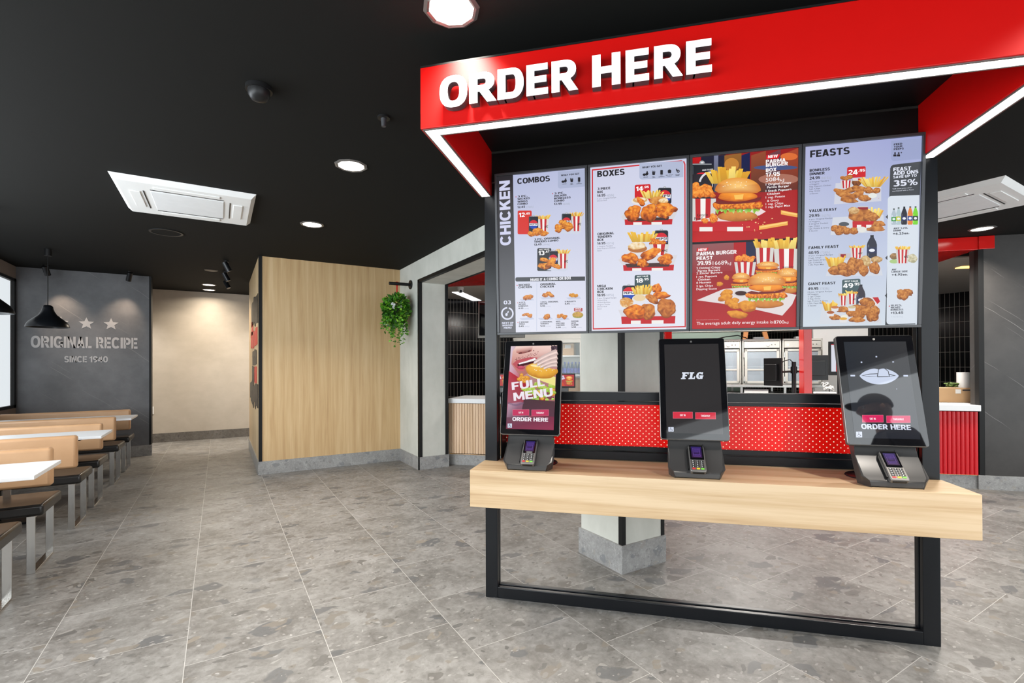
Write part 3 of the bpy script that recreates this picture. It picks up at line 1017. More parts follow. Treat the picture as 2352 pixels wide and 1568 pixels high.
def pendant(x, y, label):
    t = thing('pendant_lamp', label, 'lamp', (x, y, 1.865), 'B', 'black bell pendants over the booths')
    o_ = [(.028, .262), (.036, .258), (.047, .245), (.052, .22), (.062, .185), (.085, .145), (.128, .105), (.170, .066), (.193, .030), (.2, 0)]
    i_ = [(r - .004, z - .003) for r, z in o_[::-1]]
    part('lamp_shade', MB().lathe((x, y, 1.865), [(0.001, .264)] + o_ + i_ + [(.001, .25)], 48), 'black_metal', t, 0, True)
    part('cord', MB().cyl((x, y, 2.125), (x, y, 2.73), .005, 8), 'black_plastic', t)
    part('ceiling_cup', MB().cyl((x, y, 2.72), (x, y, 2.8), .036), 'black_plastic', t, 0, True)
    part('bulb', MB().lathe((x, y, 1.94), [(.001, 0), (.022, .008), (.03, .03), (.022, .055), (.012, .08)], 16), 'white_plastic', t, 0, True)


pendant(-1.76, 7.857, 'black bell pendant lamp hanging whole in front of the dark lettered wall')
pendant(-1.76, 5.985, 'black bell pendant lamp cut off by the left picture edge')

# lettering on the dark wall
t = thing('wall_lettering', 'pale grey three stars and two lines of lettering on dark stone wall', 'lettering', (-1.69, 9.45, 1.45), 'B')


def flat_text(txt, x0, x1, z0, z1, y, weight, depth=.004):
    vs_, fs = text_mesh(txt, weight, 0, 4)
    ax, bx = min(v[0] for v in vs_), max(v[0] for v in vs_)
    P = [(x0 + (v[0] - ax) / (bx - ax) * (x1 - x0), z0 + v[1] / .70 * (z1 - z0)) for v in vs_]
    m = MB()
    m.add([(p[0], y, p[1]) for p in P], fs)
    return m


part('lettering', flat_text('ORIGINAL RECIPE', -2.295, -1.085, 1.665, 1.832, 9.446, .08), 'vinyl', t)
part('lettering', flat_text('SINCE 1940', -1.937, -1.442, 1.455, 1.545, 9.446, .075), 'vinyl', t)
for cx in (-1.975, -1.69, -1.405):
    pts = []
    for k in range(10):
        r = .093 if k % 2 == 0 else .041
        a = PI / 2 + k * PI / 5
        pts.append((cx + r * math.cos(a), 2.03 + r * math.sin(a)))
    part('star', MB().prism(pts, 'y', 9.446, 9.4495), 'vinyl', t)
b = MB().box(-1.075, -1.02, 10.944, 10.95, .52, .66)
single('wall_switch', b, 'white_plastic', 'small white wall plate low on beige back wall', 'switch', (-1.05, 10.95, .59), 'B', bevel=.002)

# wall art on the timber block's side: stacked dark and red word shapes
art = thing('wall_art', 'dark and red stacked word mural on timber side wall', 'mural', (.434, 7.9, 1.7), 'B')
R = random.Random(4)


def art_block(y0, y1, z0, z1, mat, n, wav=.05):
    b = MB()
    for k in range(n):
        a, c = y0 + (y1 - y0) * k / n, y0 + (y1 - y0) * (k + .95) / n
        d0, d1 = R.uniform(-wav, wav), R.uniform(-wav, wav)
        m_ = (z0 + z1) / 2
        b.prism([(a, z0 + d0), (c, z0 + d0 * .5), (c, m_ + d1), (c + (y1 - y0) / n * .1, m_ + d1 + .04), (c, z1 + d1), (a, z1 + d1 * .6)], 'x', .428, .4335)
    part('lettering', b, mat, art)


art_block(7.12, 8.50, 1.98, 2.36, 'black_plastic', 6)
art_block(8.2, 8.55, 1.86, 2.06, 'red', 2, .01)
art_block(7.25, 8.75, 1.66, 1.90, 'red', 4, .03)
art_block(7.40, 8.32, 1.40, 1.62, 'black_plastic', 4, .02)
art_block(7.42, 7.85, 1.15, 1.38, 'red', 2, .01)
art_block(7.9, 8.4, 1.15, 1.38, 'black_plastic', 2, .02)
art_block(7.12, 9.0, .84, 1.16, 'black_plastic', 8, .07)


# ------------------------------------------------------------------ ceiling fittings
def downlight(x, y, label, power=33, color=(1, .93, .84), r=.105, z=2.8, lit=True, spread=120):
    t = thing('ceiling_light', label, 'ceiling light', (x, y, z), 'B', 'round recessed ceiling lights')
    b = MB().lathe((x, y, z), [(r * .86, .0), (r * .86, -.006), (r * .95, -.010), (r * 1.08, -.003), (r * 1.08, 0)], 10)
    part('trim_ring', b, 'grey_metal', t)
    part('lens', MB().cyl((x, y, z - .004), (x, y, z - .001), r * .87, 32), 'lamp_white', t)
    if lit:
        d = area('downlight', (x, y, z - .02), (0, 0, 0), r * 1.6, r * 1.6, power, color, 'DISK', spread)
    return t


downlight(.787, 1.762, 'large ceiling light cut by the top picture edge beside the red sign', 20, spread=96)
downlight(.797, 3.511, 'ceiling light midway between the red sign and white ceiling unit')
downlight(.794, 5.17, 'smaller ceiling light right of the white ceiling unit')
downlight(-.153, 9.90, 'nearer of two small ceiling lights before the beige wall', 34, (1, .86, .68), spread=150)
downlight(-.163, 10.55, 'farther of two small ceiling lights, close against the beige wall', 11, (1, .86, .68), spread=160)
downlight(6.83, 1.81, 'ceiling light above the red bulkhead at the right')
# unseen ceiling lights, no fittings; the last two added to brighten the beige wall
for x, y in ((2.45, .02), (4.3, -.9), (-.2, -.3), (4.4, 1.3), (-1.6, 1.8), (6.2, -.9), (-1.7, 10.2), (1.2, 10.1)):
    d = area('downlight', (x, y, 2.78), (0, 0, 0), .17, .17, 31, (1, .93, .84), 'DISK', 120)
# unseen kitchen lamps without fittings, set forward to brighten the cabinet fronts
for x, v, p in ((1.6, 7.7, 120), (-1.4, 7.75, 42), (4.2, 7.8, 45)):
    q = toworld((x, v, 2.76), 'K')
    area('kitchen_fill', q, (0, 0, KA), 1.1, .25, p, (1, .96, .90))
b = MB().prism([(-3.24, 8.72), (-3.05, 8.72), (-3.05, 10.0), (-3.24, 10.0)], 'z', 2.775, 2.784)
t = single('ceiling_panel_light', b, 'panel_light', 'bright white strip panel light in the kitchen ceiling at left', 'ceiling light', (-3.15, 9.3, 2.784))
b = MB().box(4.66, 4.86, 8.26, 8.40, 2.772, 2.784)
single('kitchen_strip_light', b, 'strip_warm', 'small warm strip light under the red bulkhead at right', 'ceiling light', (4.76, 8.32, 2.784))


def cassette(x0, x1, y0, y1, label):
    t = thing('ceiling_air_conditioner', label, 'air conditioner', ((x0 + x1) / 2, (y0 + y1) / 2, 2.8), 'B', 'white ceiling cassette units')
    z1, z0, i = 2.8, 2.762, .035
    b = MB().add([(x0, y0, z1), (x1, y0, z1), (x1, y1, z1), (x0, y1, z1), (x0 + i, y0 + i, z0), (x1 - i, y0 + i, z0), (x1 - i, y1 - i, z0), (x0 + i, y1 - i, z0)],
                 [(0, 1, 5, 4), (1, 2, 6, 5), (2, 3, 7, 6), (3, 0, 4, 7), (4, 5, 6, 7)])
    part('panel', b, 'white_plastic', t)
    w, d = x1 - x0, y1 - y0
    part('grille', MB().box(x0 + .24 * w, x1 - .24 * w, y0 + .22 * d, y1 - .22 * d, z0 - .006, z0), 'grey_plastic', t, .003)
    for a in (.13, .87):
        part('vane', MB().box(x0 + (a - .035) * w, x0 + (a + .035) * w, y0 + .27 * d, y1 - .27 * d, z0 - .007, z0), 'white_plastic', t, .002)
        part('vane', MB().box(x0 + .27 * w, x1 - .27 * w, y0 + (a - .035) * d, y0 + (a + .035) * d, z0 - .007, z0), 'white_plastic', t, .002)
    b = MB()
    for a in (.192, .808):
        b.box(x0 + (a - .004) * w, x0 + (a + .004) * w, y0 + .24 * d, y1 - .24 * d, z0 - .003, z0)
        b.box(x0 + .24 * w, x1 - .24 * w, y0 + (a - .004) * d, y0 + (a + .004) * d, z0 - .003, z0)
    part('air_slot', b, 'black_plastic', t)


cassette(-.69, .262, 4.50, 5.44, 'white ceiling air conditioner unit at the left, in the open black ceiling')
cassette(5.05, 6.02, 1.205, 2.16, 'white ceiling air conditioner unit partly behind the kiosk post at right')

t = thing('ceiling_speaker', 'flush round black ceiling speaker behind the left ceiling unit', 'speaker', (-.476, 6.244, 2.8), 'B')
part('rim', MB().ring((-.476, 6.244, 2.8), .13, .15, .008), 'black_plastic', t)
part('grille', MB().cyl((-.476, 6.244, 2.795), (-.476, 6.244, 2.8), .13, 32), 'ceiling', t)
t = thing('smoke_detector', 'small flat dark disc on ceiling before the timber corner', 'detector', (-.101, 8.378, 2.8), 'B')
part('body', MB().lathe((-.101, 8.378, 2.8), [(.001, -.012), (.06, -.012), (.085, -.006), (.09, 0)], 24), 'black_plastic', t, 0, True)
t = thing('dome_camera', 'black dome camera alone in the middle of the black ceiling', 'camera', (.173, 2.758, 2.8), 'B')
part('base', MB().cyl((.173, 2.758, 2.78), (.173, 2.758, 2.8), .062, 28), 'black_plastic', t, 0, True)
part('dome', MB().lathe((.173, 2.758, 2.78), [(.052, 0), (.050, -.022), (.038, -.042), (.018, -.052), (.001, -.054)], 28), 'black_plastic', t, 0, True)
t = thing('sprinkler', 'tiny black sprinkler head on ceiling left of the red sign', 'sprinkler', (.80, 2.73, 2.8), 'B')
part('base', MB().cyl((.80, 2.73, 2.79), (.80, 2.73, 2.8), .035, 20), 'black_plastic', t, 0, True)
part('nozzle', MB().cyl((.80, 2.73, 2.745), (.80, 2.73, 2.79), .012, 12, .016), 'bezel', t, 0, True)


def aim(o, target):
    d = Vector(target) - Vector(o.location)
    o.rotation_euler = d.to_track_quat('-Z', 'Y').to_euler()


def spot_fixture(x, y, target, label, group, power, blend=.6, ang=42, color=(1, .80, .58), name='spotlight', stem=.05):
    t = thing(name, label, 'spotlight', (x, y, 2.8), 'B', group)
    part('mount', MB().cyl((x, y, 2.785), (x, y, 2.8), .03, 16).cyl((x, y, 2.8 - stem), (x, y, 2.79), .008, 8), 'black_plastic', t)
    c = Vector((x, y, 2.8 - stem - .01))
    d = (Vector(target) - c).normalized()
    a, e = c - d * .045, c + d * .085
    part('barrel', MB().cyl(a, e, .034, 20), 'black_metal', t, 0, True)
    part('lens', MB().cyl(e - d * .002, e + d * .001, .026, 16), 'grey_metal', t)
    l = bpy.data.lights.new('spot_beam', 'SPOT')
    l.energy, l.color, l.spot_size, l.spot_blend, l.shadow_soft_size = power, color, math.radians(ang), blend, .02
    o = bpy.data.objects.new('spot_beam', l)
    o.location = e + d * .01
    COL.objects.link(o)
    aim(o, target)


spot_fixture(-2.06, 9.10, (-1.90, 9.45, 2.0), 'left spotlight of the two washing the lettered wall', 'spotlights by the lettered wall', 36, 1.0, 62, (1, .74, .52))
spot_fixture(-1.14, 9.10, (-1.30, 9.45, 2.0), 'right spotlight of the two washing the lettered wall', 'spotlights by the lettered wall', 36, 1.0, 62, (1, .74, .52))
g = 'track spotlights beside the timber block'
spot_fixture(.08, 7.55, (.44, 7.6, 2.0), 'nearest of three black track spotlights beside the timber corner', g, 34, .6, 44)
spot_fixture(.08, 8.42, (.44, 8.4, 2.0), 'middle of three black track spotlights beside the timber corner', g, 34, .6, 44)
spot_fixture(.10, 9.22, (.44, 9.0, 2.0), 'farthest of three black track spotlights, nearest the beige wall', g, 22, .6, 44)

# ------------------------------------------------------------------ hanging plant on the portal
t = thing('plant_bracket', 'black round wall bar carrying the hanging plant', 'bracket', (2.285, 6.507, 2.512), 'B')
part('wall_plate', MB().cyl((2.265, 6.507, 2.512), (2.285, 6.507, 2.512), .062, 28), 'black_plastic', t, .003, True)
part('bar', MB().cyl((1.975, 6.507, 2.508), (2.27, 6.507, 2.512), .021, 20), 'black_plastic', t, .003, True)
t = thing('hanging_plant', 'trailing green plant with white flowers hanging from black bar', 'plant', (2.085, 6.507, 2.12), 'B')
PC = Vector((2.085, 6.507, 2.165))
b = MB()
for k in range(24):
    pass
b.tube([(2.085 + .026 * math.cos(a), 6.507, 2.51 + .026 * math.sin(a)) for a in [k * PI / 8 for k in range(17)]], .004, 6)
b.box(2.077, 2.093, 6.503, 6.511, 2.36, 2.486)
part('strap', b, 'red', t)
R = random.Random(11)
b, st = MB(), MB()


def leaf(b, p, d, size, R):
    d = Vector(d).normalized()
    s_ = d.cross(Vector((R.uniform(-1, 1), R.uniform(-1, 1), R.uniform(-.3, 1)))).normalized()
    n_ = d.cross(s_)
    a = Vector(p)
    w = size * .42
    b.add([a, a + d * size * .35 + s_ * w + n_ * size * .06, a + d * size * .75 + s_ * w * .7, a + d * size - n_ * size * .1, a + d * size * .75 - s_ * w * .7,
           a + d * size * .35 - s_ * w + n_ * size * .06], [(0, 1, 2, 3), (0, 3, 4, 5)])


for k in range(900):
    th, ph = R.uniform(0, 2 * PI), math.acos(R.uniform(-.95, 1))
    r = R.uniform(.6, 1.0)
    d = Vector((math.sin(ph) * math.cos(th), math.sin(ph) * math.sin(th), math.cos(ph)))
    p = PC + Vector((d.x * .175 * r - .01, d.y * .175 * r, d.z * .195 * r))
    p.x = min(p.x, 2.245)
    leaf(b, p, d + Vector((0, 0, -.45)) + Vector((R.uniform(-.7, .7), R.uniform(-.7, .7), R.uniform(-.7, .7))), R.uniform(.036, .068), R)
for k in range(34):
    th = R.uniform(0, 2 * PI)
    r0 = R.uniform(.02, .17)
    ln = R.uniform(.14, .46) * (1 - .62 * r0 / .17)
    p = PC + Vector((math.cos(th) * r0, math.sin(th) * r0, -.10))
    pts = [p + Vector((math.cos(th) * .03 * q + R.uniform(-.012, .012), math.sin(th) * .03 * q + R.uniform(-.012, .012), -ln * q)) for q in [i / 6 for i in range(7)]]
    for q_ in pts: q_.x = min(q_.x, 2.24)
    st.tube(pts, .0016, 4)
    for i in range(1, 7):
        for j in range(3):
            leaf(b, pts[i], (R.uniform(-1, 1), R.uniform(-1, 1), R.uniform(-1, .2)), R.uniform(.022, .042), R)
part('foliage', b, 'leaf', t, label='dense green leaves and trailing shoots')
part('vines', st, 'leaf', t)
part('basket', MB().lathe(PC + Vector((0, 0, -.11)), [(.001, 0), (.06, .0), (.10, .05), (.115, .11)], 24), 'black_plastic', t, 0, True)
b = MB()
for k in range(7):
    c = PC + Vector((-.06 + R.uniform(-.05, .06), -.15 + R.uniform(-.02, .02), -.01 + R.uniform(-.05, .06)))
    for i in range(5):
        a = i * 2 * PI / 5
        leaf(b, c, (math.cos(a), -.35, math.sin(a)), .026, R)
part('flowers', b, 'white_lam', t, label='white flowers')


# ------------------------------------------------------------------ order stand: frame, bench, perforated panel, header
def dots_mat():
    t = NT('red_perforated_panel')
    sx = t.n('SeparateXYZ', None, Vector=t.coords())
    px, pz = .0342, .0316
    d = None
    for ox, oz in ((0, 0), (.5, .5)):
        fx = t.math('MULTIPLY', t.math('SUBTRACT', t.math('FRACT', t.math('ADD', t.math('MULTIPLY', sx.outputs[0], 1 / px), ox)), .5), px)
        fz = t.math('MULTIPLY', t.math('SUBTRACT', t.math('FRACT', t.math('ADD', t.math('MULTIPLY', sx.outputs[2], 1 / pz), oz)), .5), pz)
        q = t.math('SQRT', t.math('ADD', t.math('MULTIPLY', fx, fx), t.math('MULTIPLY', fz, fz)))
        d = q if d is None else t.math('MINIMUM', d, q)
    m = t.step(d, .0035, .0026)
    c = t.mix(m, (.88, .006, .003, 1), (.80, .68, .50, 1))
    t.set(t.p.inputs['Emission Color'], (1, .80, .55, 1))
    t.set(t.p.inputs['Emission Strength'], t.math('MULTIPLY', m, .5))  # glow put into the dots stands for light showing through the holes
    return t.out(c, .26, 0, .25)


M['red_dots'] = dots_mat()
SX0, SX1 = -.835, 1.491
st = thing('order_stand', 'tall black framed order stand with oak bench and red dotted panel', 'stand', (.328, 2.85, 0))
for x0, x1, s_ in ((SX0, SX0 + .075, 1), (SX1 - .075, SX1, -1)):
    b = MB()
    xi = x1 if s_ > 0 else x0
    b.box(x0, x1, 2.81, 2.838, 0, 2.483)
    b.box(min(xi - s_ * .012, xi - s_ * .075), max(xi - s_ * .012, xi - s_ * .075), 2.838, 2.852, 0, 2.483)
    b.box(x0, x1, 2.852, 2.885, 0, 2.483)
    part('post', b, 'black_metal', st, .003)
b = MB().box(SX0 + .075, SX1 - .075, 2.81, 2.838, 0, .066).box(SX0 + .075, SX1 - .075, 2.838, 2.852, 0, .054).box(SX0 + .075, SX1 - .075, 2.852, 2.885, 0, .068)
part('floor_rail', b, 'black_metal', st, .003)
BX0, BX1 = -.839, 1.497
part('bench_top', MB().prism([(BX0, 2.528), (BX1, 2.528), (BX1, 2.808), (1.414, 2.808), (1.414, 3.03), (-.758, 3.03), (-.758, 2.808), (BX0, 2.808)], 'z', .62, .82),
     'oak_bench', st, .002, label='thick oak bench beam')
part('perforated_panel', MB().box(-.755, 1.411, 3.0, 3.006, .90, 1.155), 'red_dots', st, label='red panel, light through its holes painted as pale dots')
b = MB().box(-.755, 1.411, 2.985, 3.03, 1.152, 1.170).box(-.755, 1.411, 2.975, 3.03, 1.174, 1.224)
part('top_rail', b, 'black_metal', st, .002)
part('steel_edge', MB().box(-.755, 1.411, 3.005, 3.012, 1.224, 1.2275), 'grey_metal', st)
b = MB().box(-.755, 1.411, 2.992, 3.03, .873, .902).box(-.755, 1.411, 2.975, 3.03, .821, .870)
part('lower_rail', b, 'black_metal', st, .002)
for x in (-.758, 1.406):
    part('side_plate', MB().box(x, x + .008, 2.885, 3.03, .821, 1.224), 'black_metal', st)
part('header', MB().box(-.850, 1.470, 2.80, 2.90, 2.484, 2.655), 'black_trim', st, .002)
b = MB().box(-.835, 1.491, 2.80, 2.81, 2.480, 2.484)  # thin grey strip added in place of the highlight along the header seam
part('seam_highlight', b, 'grey_metal', st)

# canopy with lit underside and raised lettering
CX0, CX1, CV0, CV1, CZ0, CZ1 = -.860, 1.478, 1.935, 2.905, 2.404, 2.666
cn = thing('canopy_sign', 'red canopy with white raised order lettering and lit underside strip', 'sign', (.31, 2.4, CZ0))
th = .075
b = MB().box(CX0, CX1, CV0, CV0 + th, CZ0, CZ1)
part('front_fascia', b, 'red', cn, .002)
part('side_fascia', MB().box(CX0, CX0 + th, CV0 + th, 2.798, CZ0, CZ1), 'red', cn, .002)
part('side_fascia', MB().box(CX1 - th, CX1, CV0 + th, 2.798, CZ0, CZ1), 'red', cn, .002)
part('top_panel', MB().box(CX0, CX1, CV0, 2.798, CZ1, CZ1 + .008), 'black_trim', cn)
g0, g1 = .014, .064
part('light_strip', MB().box(CX0 + g0, CX1 - g0, CV0 + g0, CV0 + g1, CZ0 - .003, CZ0 + .002), 'strip_white', cn)
part('light_strip', MB().box(CX0 + g0, CX0 + g1, CV0 + g1, 2.798, CZ0 - .003, CZ0 + .002), 'strip_white', cn)
part('light_strip', MB().box(CX1 - g1, CX1 - g0, CV0 + g1, 2.798, CZ0 - .003, CZ0 + .002), 'strip_white', cn)
b = MB()
for a0, a1 in ((g0 - .006, g0), (g1, g1 + .006)):
    b.box(CX0 + a0, CX1 - a0, CV0 + a0, CV0 + a1, CZ0 - .004, CZ0)
    b.box(CX0 + a0, CX0 + a1, CV0 + a1, 2.798, CZ0 - .004, CZ0)
    b.box(CX1 - a1, CX1 - a0, CV0 + a1, 2.798, CZ0 - .004, CZ0)
part('strip_channel', b, 'grey_metal', cn)
LET = [('O', -.755, -.635), ('R', -.626, -.511), ('D', -.506, -.398), ('E', -.387, -.300), ('R', -.286, -.182), ('H', -.128, -.021), ('E', -.002, .084), ('R', .102, .204), ('E', .216, .305)]
for ch, x0, x1 in LET:
    vs_, fs = text_mesh(ch, .05)
    ax, bx = min(v[0] for v in vs_), max(v[0] for v in vs_)
    z0, z1 = 2.461, 2.583
    ov = .004 if ch == 'O' else 0
    lo, hi = min(v[1] for v in vs_), max(v[1] for v in vs_)
    P = [(x0 + (v[0] - ax) / (bx - ax) * (x1 - x0), z0 - ov + (v[1] - lo) / (hi - lo) * (z1 - z0 + 2 * ov)) for v in vs_]
    n = len(P)
    edge = {}
    for f in fs:
        for i in range(len(f)):
            e = (f[i], f[(i + 1) % len(f)])
            edge[tuple(sorted(e))] = edge.get(tuple(sorted(e)), []) + [e]
    side = MB()
    vf, vb = 1.893, 1.927
    side.add([(p[0], vf + .003, p[1]) for p in P] + [(p[0], vb, p[1]) for p in P], [(e[0][0], e[0][1], n + e[0][1], n + e[0][0]) for e in edge.values() if len(e) == 1])
    face = MB()
    face.add([(p[0], vf, p[1]) for p in P] + [(p[0], vf + .003, p[1]) for p in P], list(fs) + [(e[0][0], e[0][1], n + e[0][1], n + e[0][0]) for e in edge.values() if len(e) == 1])
    lt = part('letter', face, 'letter_face', cn)
    part('letter_return', side, 'letter_side', lt)

# ------------------------------------------------------------------ menu screens
SZ0, SV0, SZ1, SV1 = 1.570, 2.800, 2.508, 2.745
SH = math.hypot(SZ1 - SZ0, SV1 - SV0)
UX = Vector((1, 0, 0)); UY = Vector((0, (SV1 - SV0) / SH, (SZ1 - SZ0) / SH)); UN = UX.cross(UY)
PITCHX, SW, INS = .5405, .5375, .0135


def obox(b, o, ux, uy, un, x0, x1, y0, y1, z0, z1):
    P = lambda x, y, z: Vector(o) + ux * x + uy * y + un * z
    i = len(b.v)
    b.box(x0, x1, y0, y1, z0, z1)
    for k in range(i, len(b.v)):
        b.v[k] = tuple(P(*b.v[k]))
    return b


def screen(i, label, corners, draw):
    x0 = -.752 + PITCHX * i
    o = Vector((x0, SV0, SZ0))
    t = thing('menu_screen', label, 'screen', (x0 + SW / 2, SV0, SZ0), 'K', 'lit menu screens of the order stand')
    b = MB()
    obox(b, o, UX, UY, UN, 0, SW, 0, SH, -.045, -.004)
    part('housing', b, 'black_plastic', t)
    b = MB()
    e = INS
    for a in ((0, SW, 0, e), (0, SW, SH - e, SH), (0, e, e, SH - e), (SW - e, SW, e, SH - e)):
        obox(b, o, UX, UY, UN, a[0], a[1], a[2], a[3], -.004, .010)
    part('bezel', b, 'bezel', t, .0015)
    p = Pic(SW - 2 * e, SH - 2 * e, corners)
    draw(p)
    p.build('display', 'screen', t, o + UX * e + UY * e + UN * -.003, UX, UY, UN)


DK = (34, 34, 38)
GR = (150, 155, 172)
BG1, BG2 = (196, 202, 226), (212, 216, 230)
REDP = (206, 26, 30)


def item(p, rows, x, y, dy, cap, cw, price, kj, pw, cap2=None):
    p.lines(rows, x, y, dy, cap, cw, DK, .034)
    yb = y + dy * len(rows) + cap * .25
    p.text(price, x, x + pw, yb, cap * 1.05, DK, .03)
    p.text(kj, x + pw * 1.12, x + pw * 2.05, yb - 1, cap * .95, (168, 174, 190), .0)
    return yb


def flame(p, x, y, r=5):
    p.poly([(x - r, y), (x - r * .7, y + r), (x + r * .7, y + r), (x + r, y), (x + r * .3, y - r * .6), (x, y - r * 1.8), (x - r * .4, y - r * .5)], (200, 40, 44))


def combo(p, x, y, kind, tag_=None):
    """can, striped box of chips and chicken with the can's left edge at x, top at y"""
    if tag_:
        c, word, sm = tag_
        p.rrect(x - 102, y - 42 if not sm else y - 14, x + 26, y + 172 if not sm else y + 192, 12, c, 'bcd')
        if sm: p.text(sm, x - 85, x + 8, y + 6, 11, (235, 235, 235), .03)
        p.text(word[0], x - 90, x - 36, y + 18 if not sm else y + 50, 38, (250, 250, 250), .036)
        p.text(word[1], x - 32, x + 10, y - 4 if not sm else y + 28, 19, (250, 250, 250), .036)
    p.poly([(x - 18, y + 184), (x + 150, y + 196), (x + 186, y + 168), (x + 40, y + 160)], (205, 210, 226))
    p.fries(x + 80, x + 182, y - 8, y + 48, 13, int(x))
    p.cup(x + 84, x + 182, y + 34, y + 168, 2, .10)
    p.can(x, x + 86, y, y + 150, 'PEPSI')
    pal = ((246, 178, 66), (222, 128, 24), (132, 60, 8))
    if kind == 0:
        p.blob(x + 20, y + 170, 34, 22, 1 + int(x), pal, rot=.3); p.blob(x + 140, y + 166, 42, 22, 2 + int(x), pal, rot=-.2); p.blob(x + 80, y + 150, 48, 38, 3 + int(x), pal)
    elif kind == 1:
        p.blob(x + 12, y + 92, 40, 26, 6 + int(x), pal); p.blob(x + 60, y + 128, 46, 40, 5 + int(x), pal); p.blob(x - 20, y + 132, 44, 30, 4 + int(x), pal); p.blob(x - 30, y + 160, 32, 22, 9, pal)
    else:
        p.blob(x - 34, y + 92, 50, 17, 7, pal, rot=.25); p.blob(x - 40, y + 146, 52, 30, 8, pal, rot=.1); p.blob(x + 20, y + 122, 70, 30, 9, pal, rot=-.75); p.blob(x + 74, y + 150, 44, 22, 10, pal, rot=.2)


def icons(p, x, y, dx, names, cap=6):
    for k, nme in enumerate(names):
        cx, cy_ = x + dx * k, y - .08 * dx * k
        if k == 0:
            p.ell(cx - 12, cy_ + 8, 14, 11, DK, 16); p.ell(cx + 10, cy_ + 2, 12, 15, DK, 16, .5); p.ell(cx + 12, cy_ - 14, 6, 8, DK, 12)
        elif k == 1:
            p.poly([(cx - 10, cy_ + 18), (cx + 10, cy_ + 18), (cx + 14, cy_ - 8), (cx - 14, cy_ - 8)], DK)
            for j in range(4): p.rect(cx - 13 + 7 * j, cy_ - 20 + (j % 2) * 4, cx - 8 + 7 * j, cy_ - 7, DK)
        elif k == 2:
            p.rrect(cx - 11, cy_ - 20, cx + 11, cy_ + 20, 4, DK)
        elif k == 3:
            p.poly([(cx - 12, cy_ + 14), (cx + 12, cy_ + 14), (cx + 16, cy_ - 10), (cx - 16, cy_ - 10)], DK)
            p.ell(cx, cy_ - 12, 12, 6, DK, 14)
        else:
            p.ell(cx + 6, cy_ + 2, 13, 13, DK, 16); p.rect(cx - 12, cy_ - 18, cx - 2, cy_ - 2, DK); p.ell(cx + 6, cy_ + 2, 5, 5, BG1, 10)
        for j, r in enumerate(nme):
            w = len(r) * cap * .92
            p.text(r, cx - w / 2, cx + w / 2, cy_ + 34 + j * (cap + 3), cap, DK, .03)


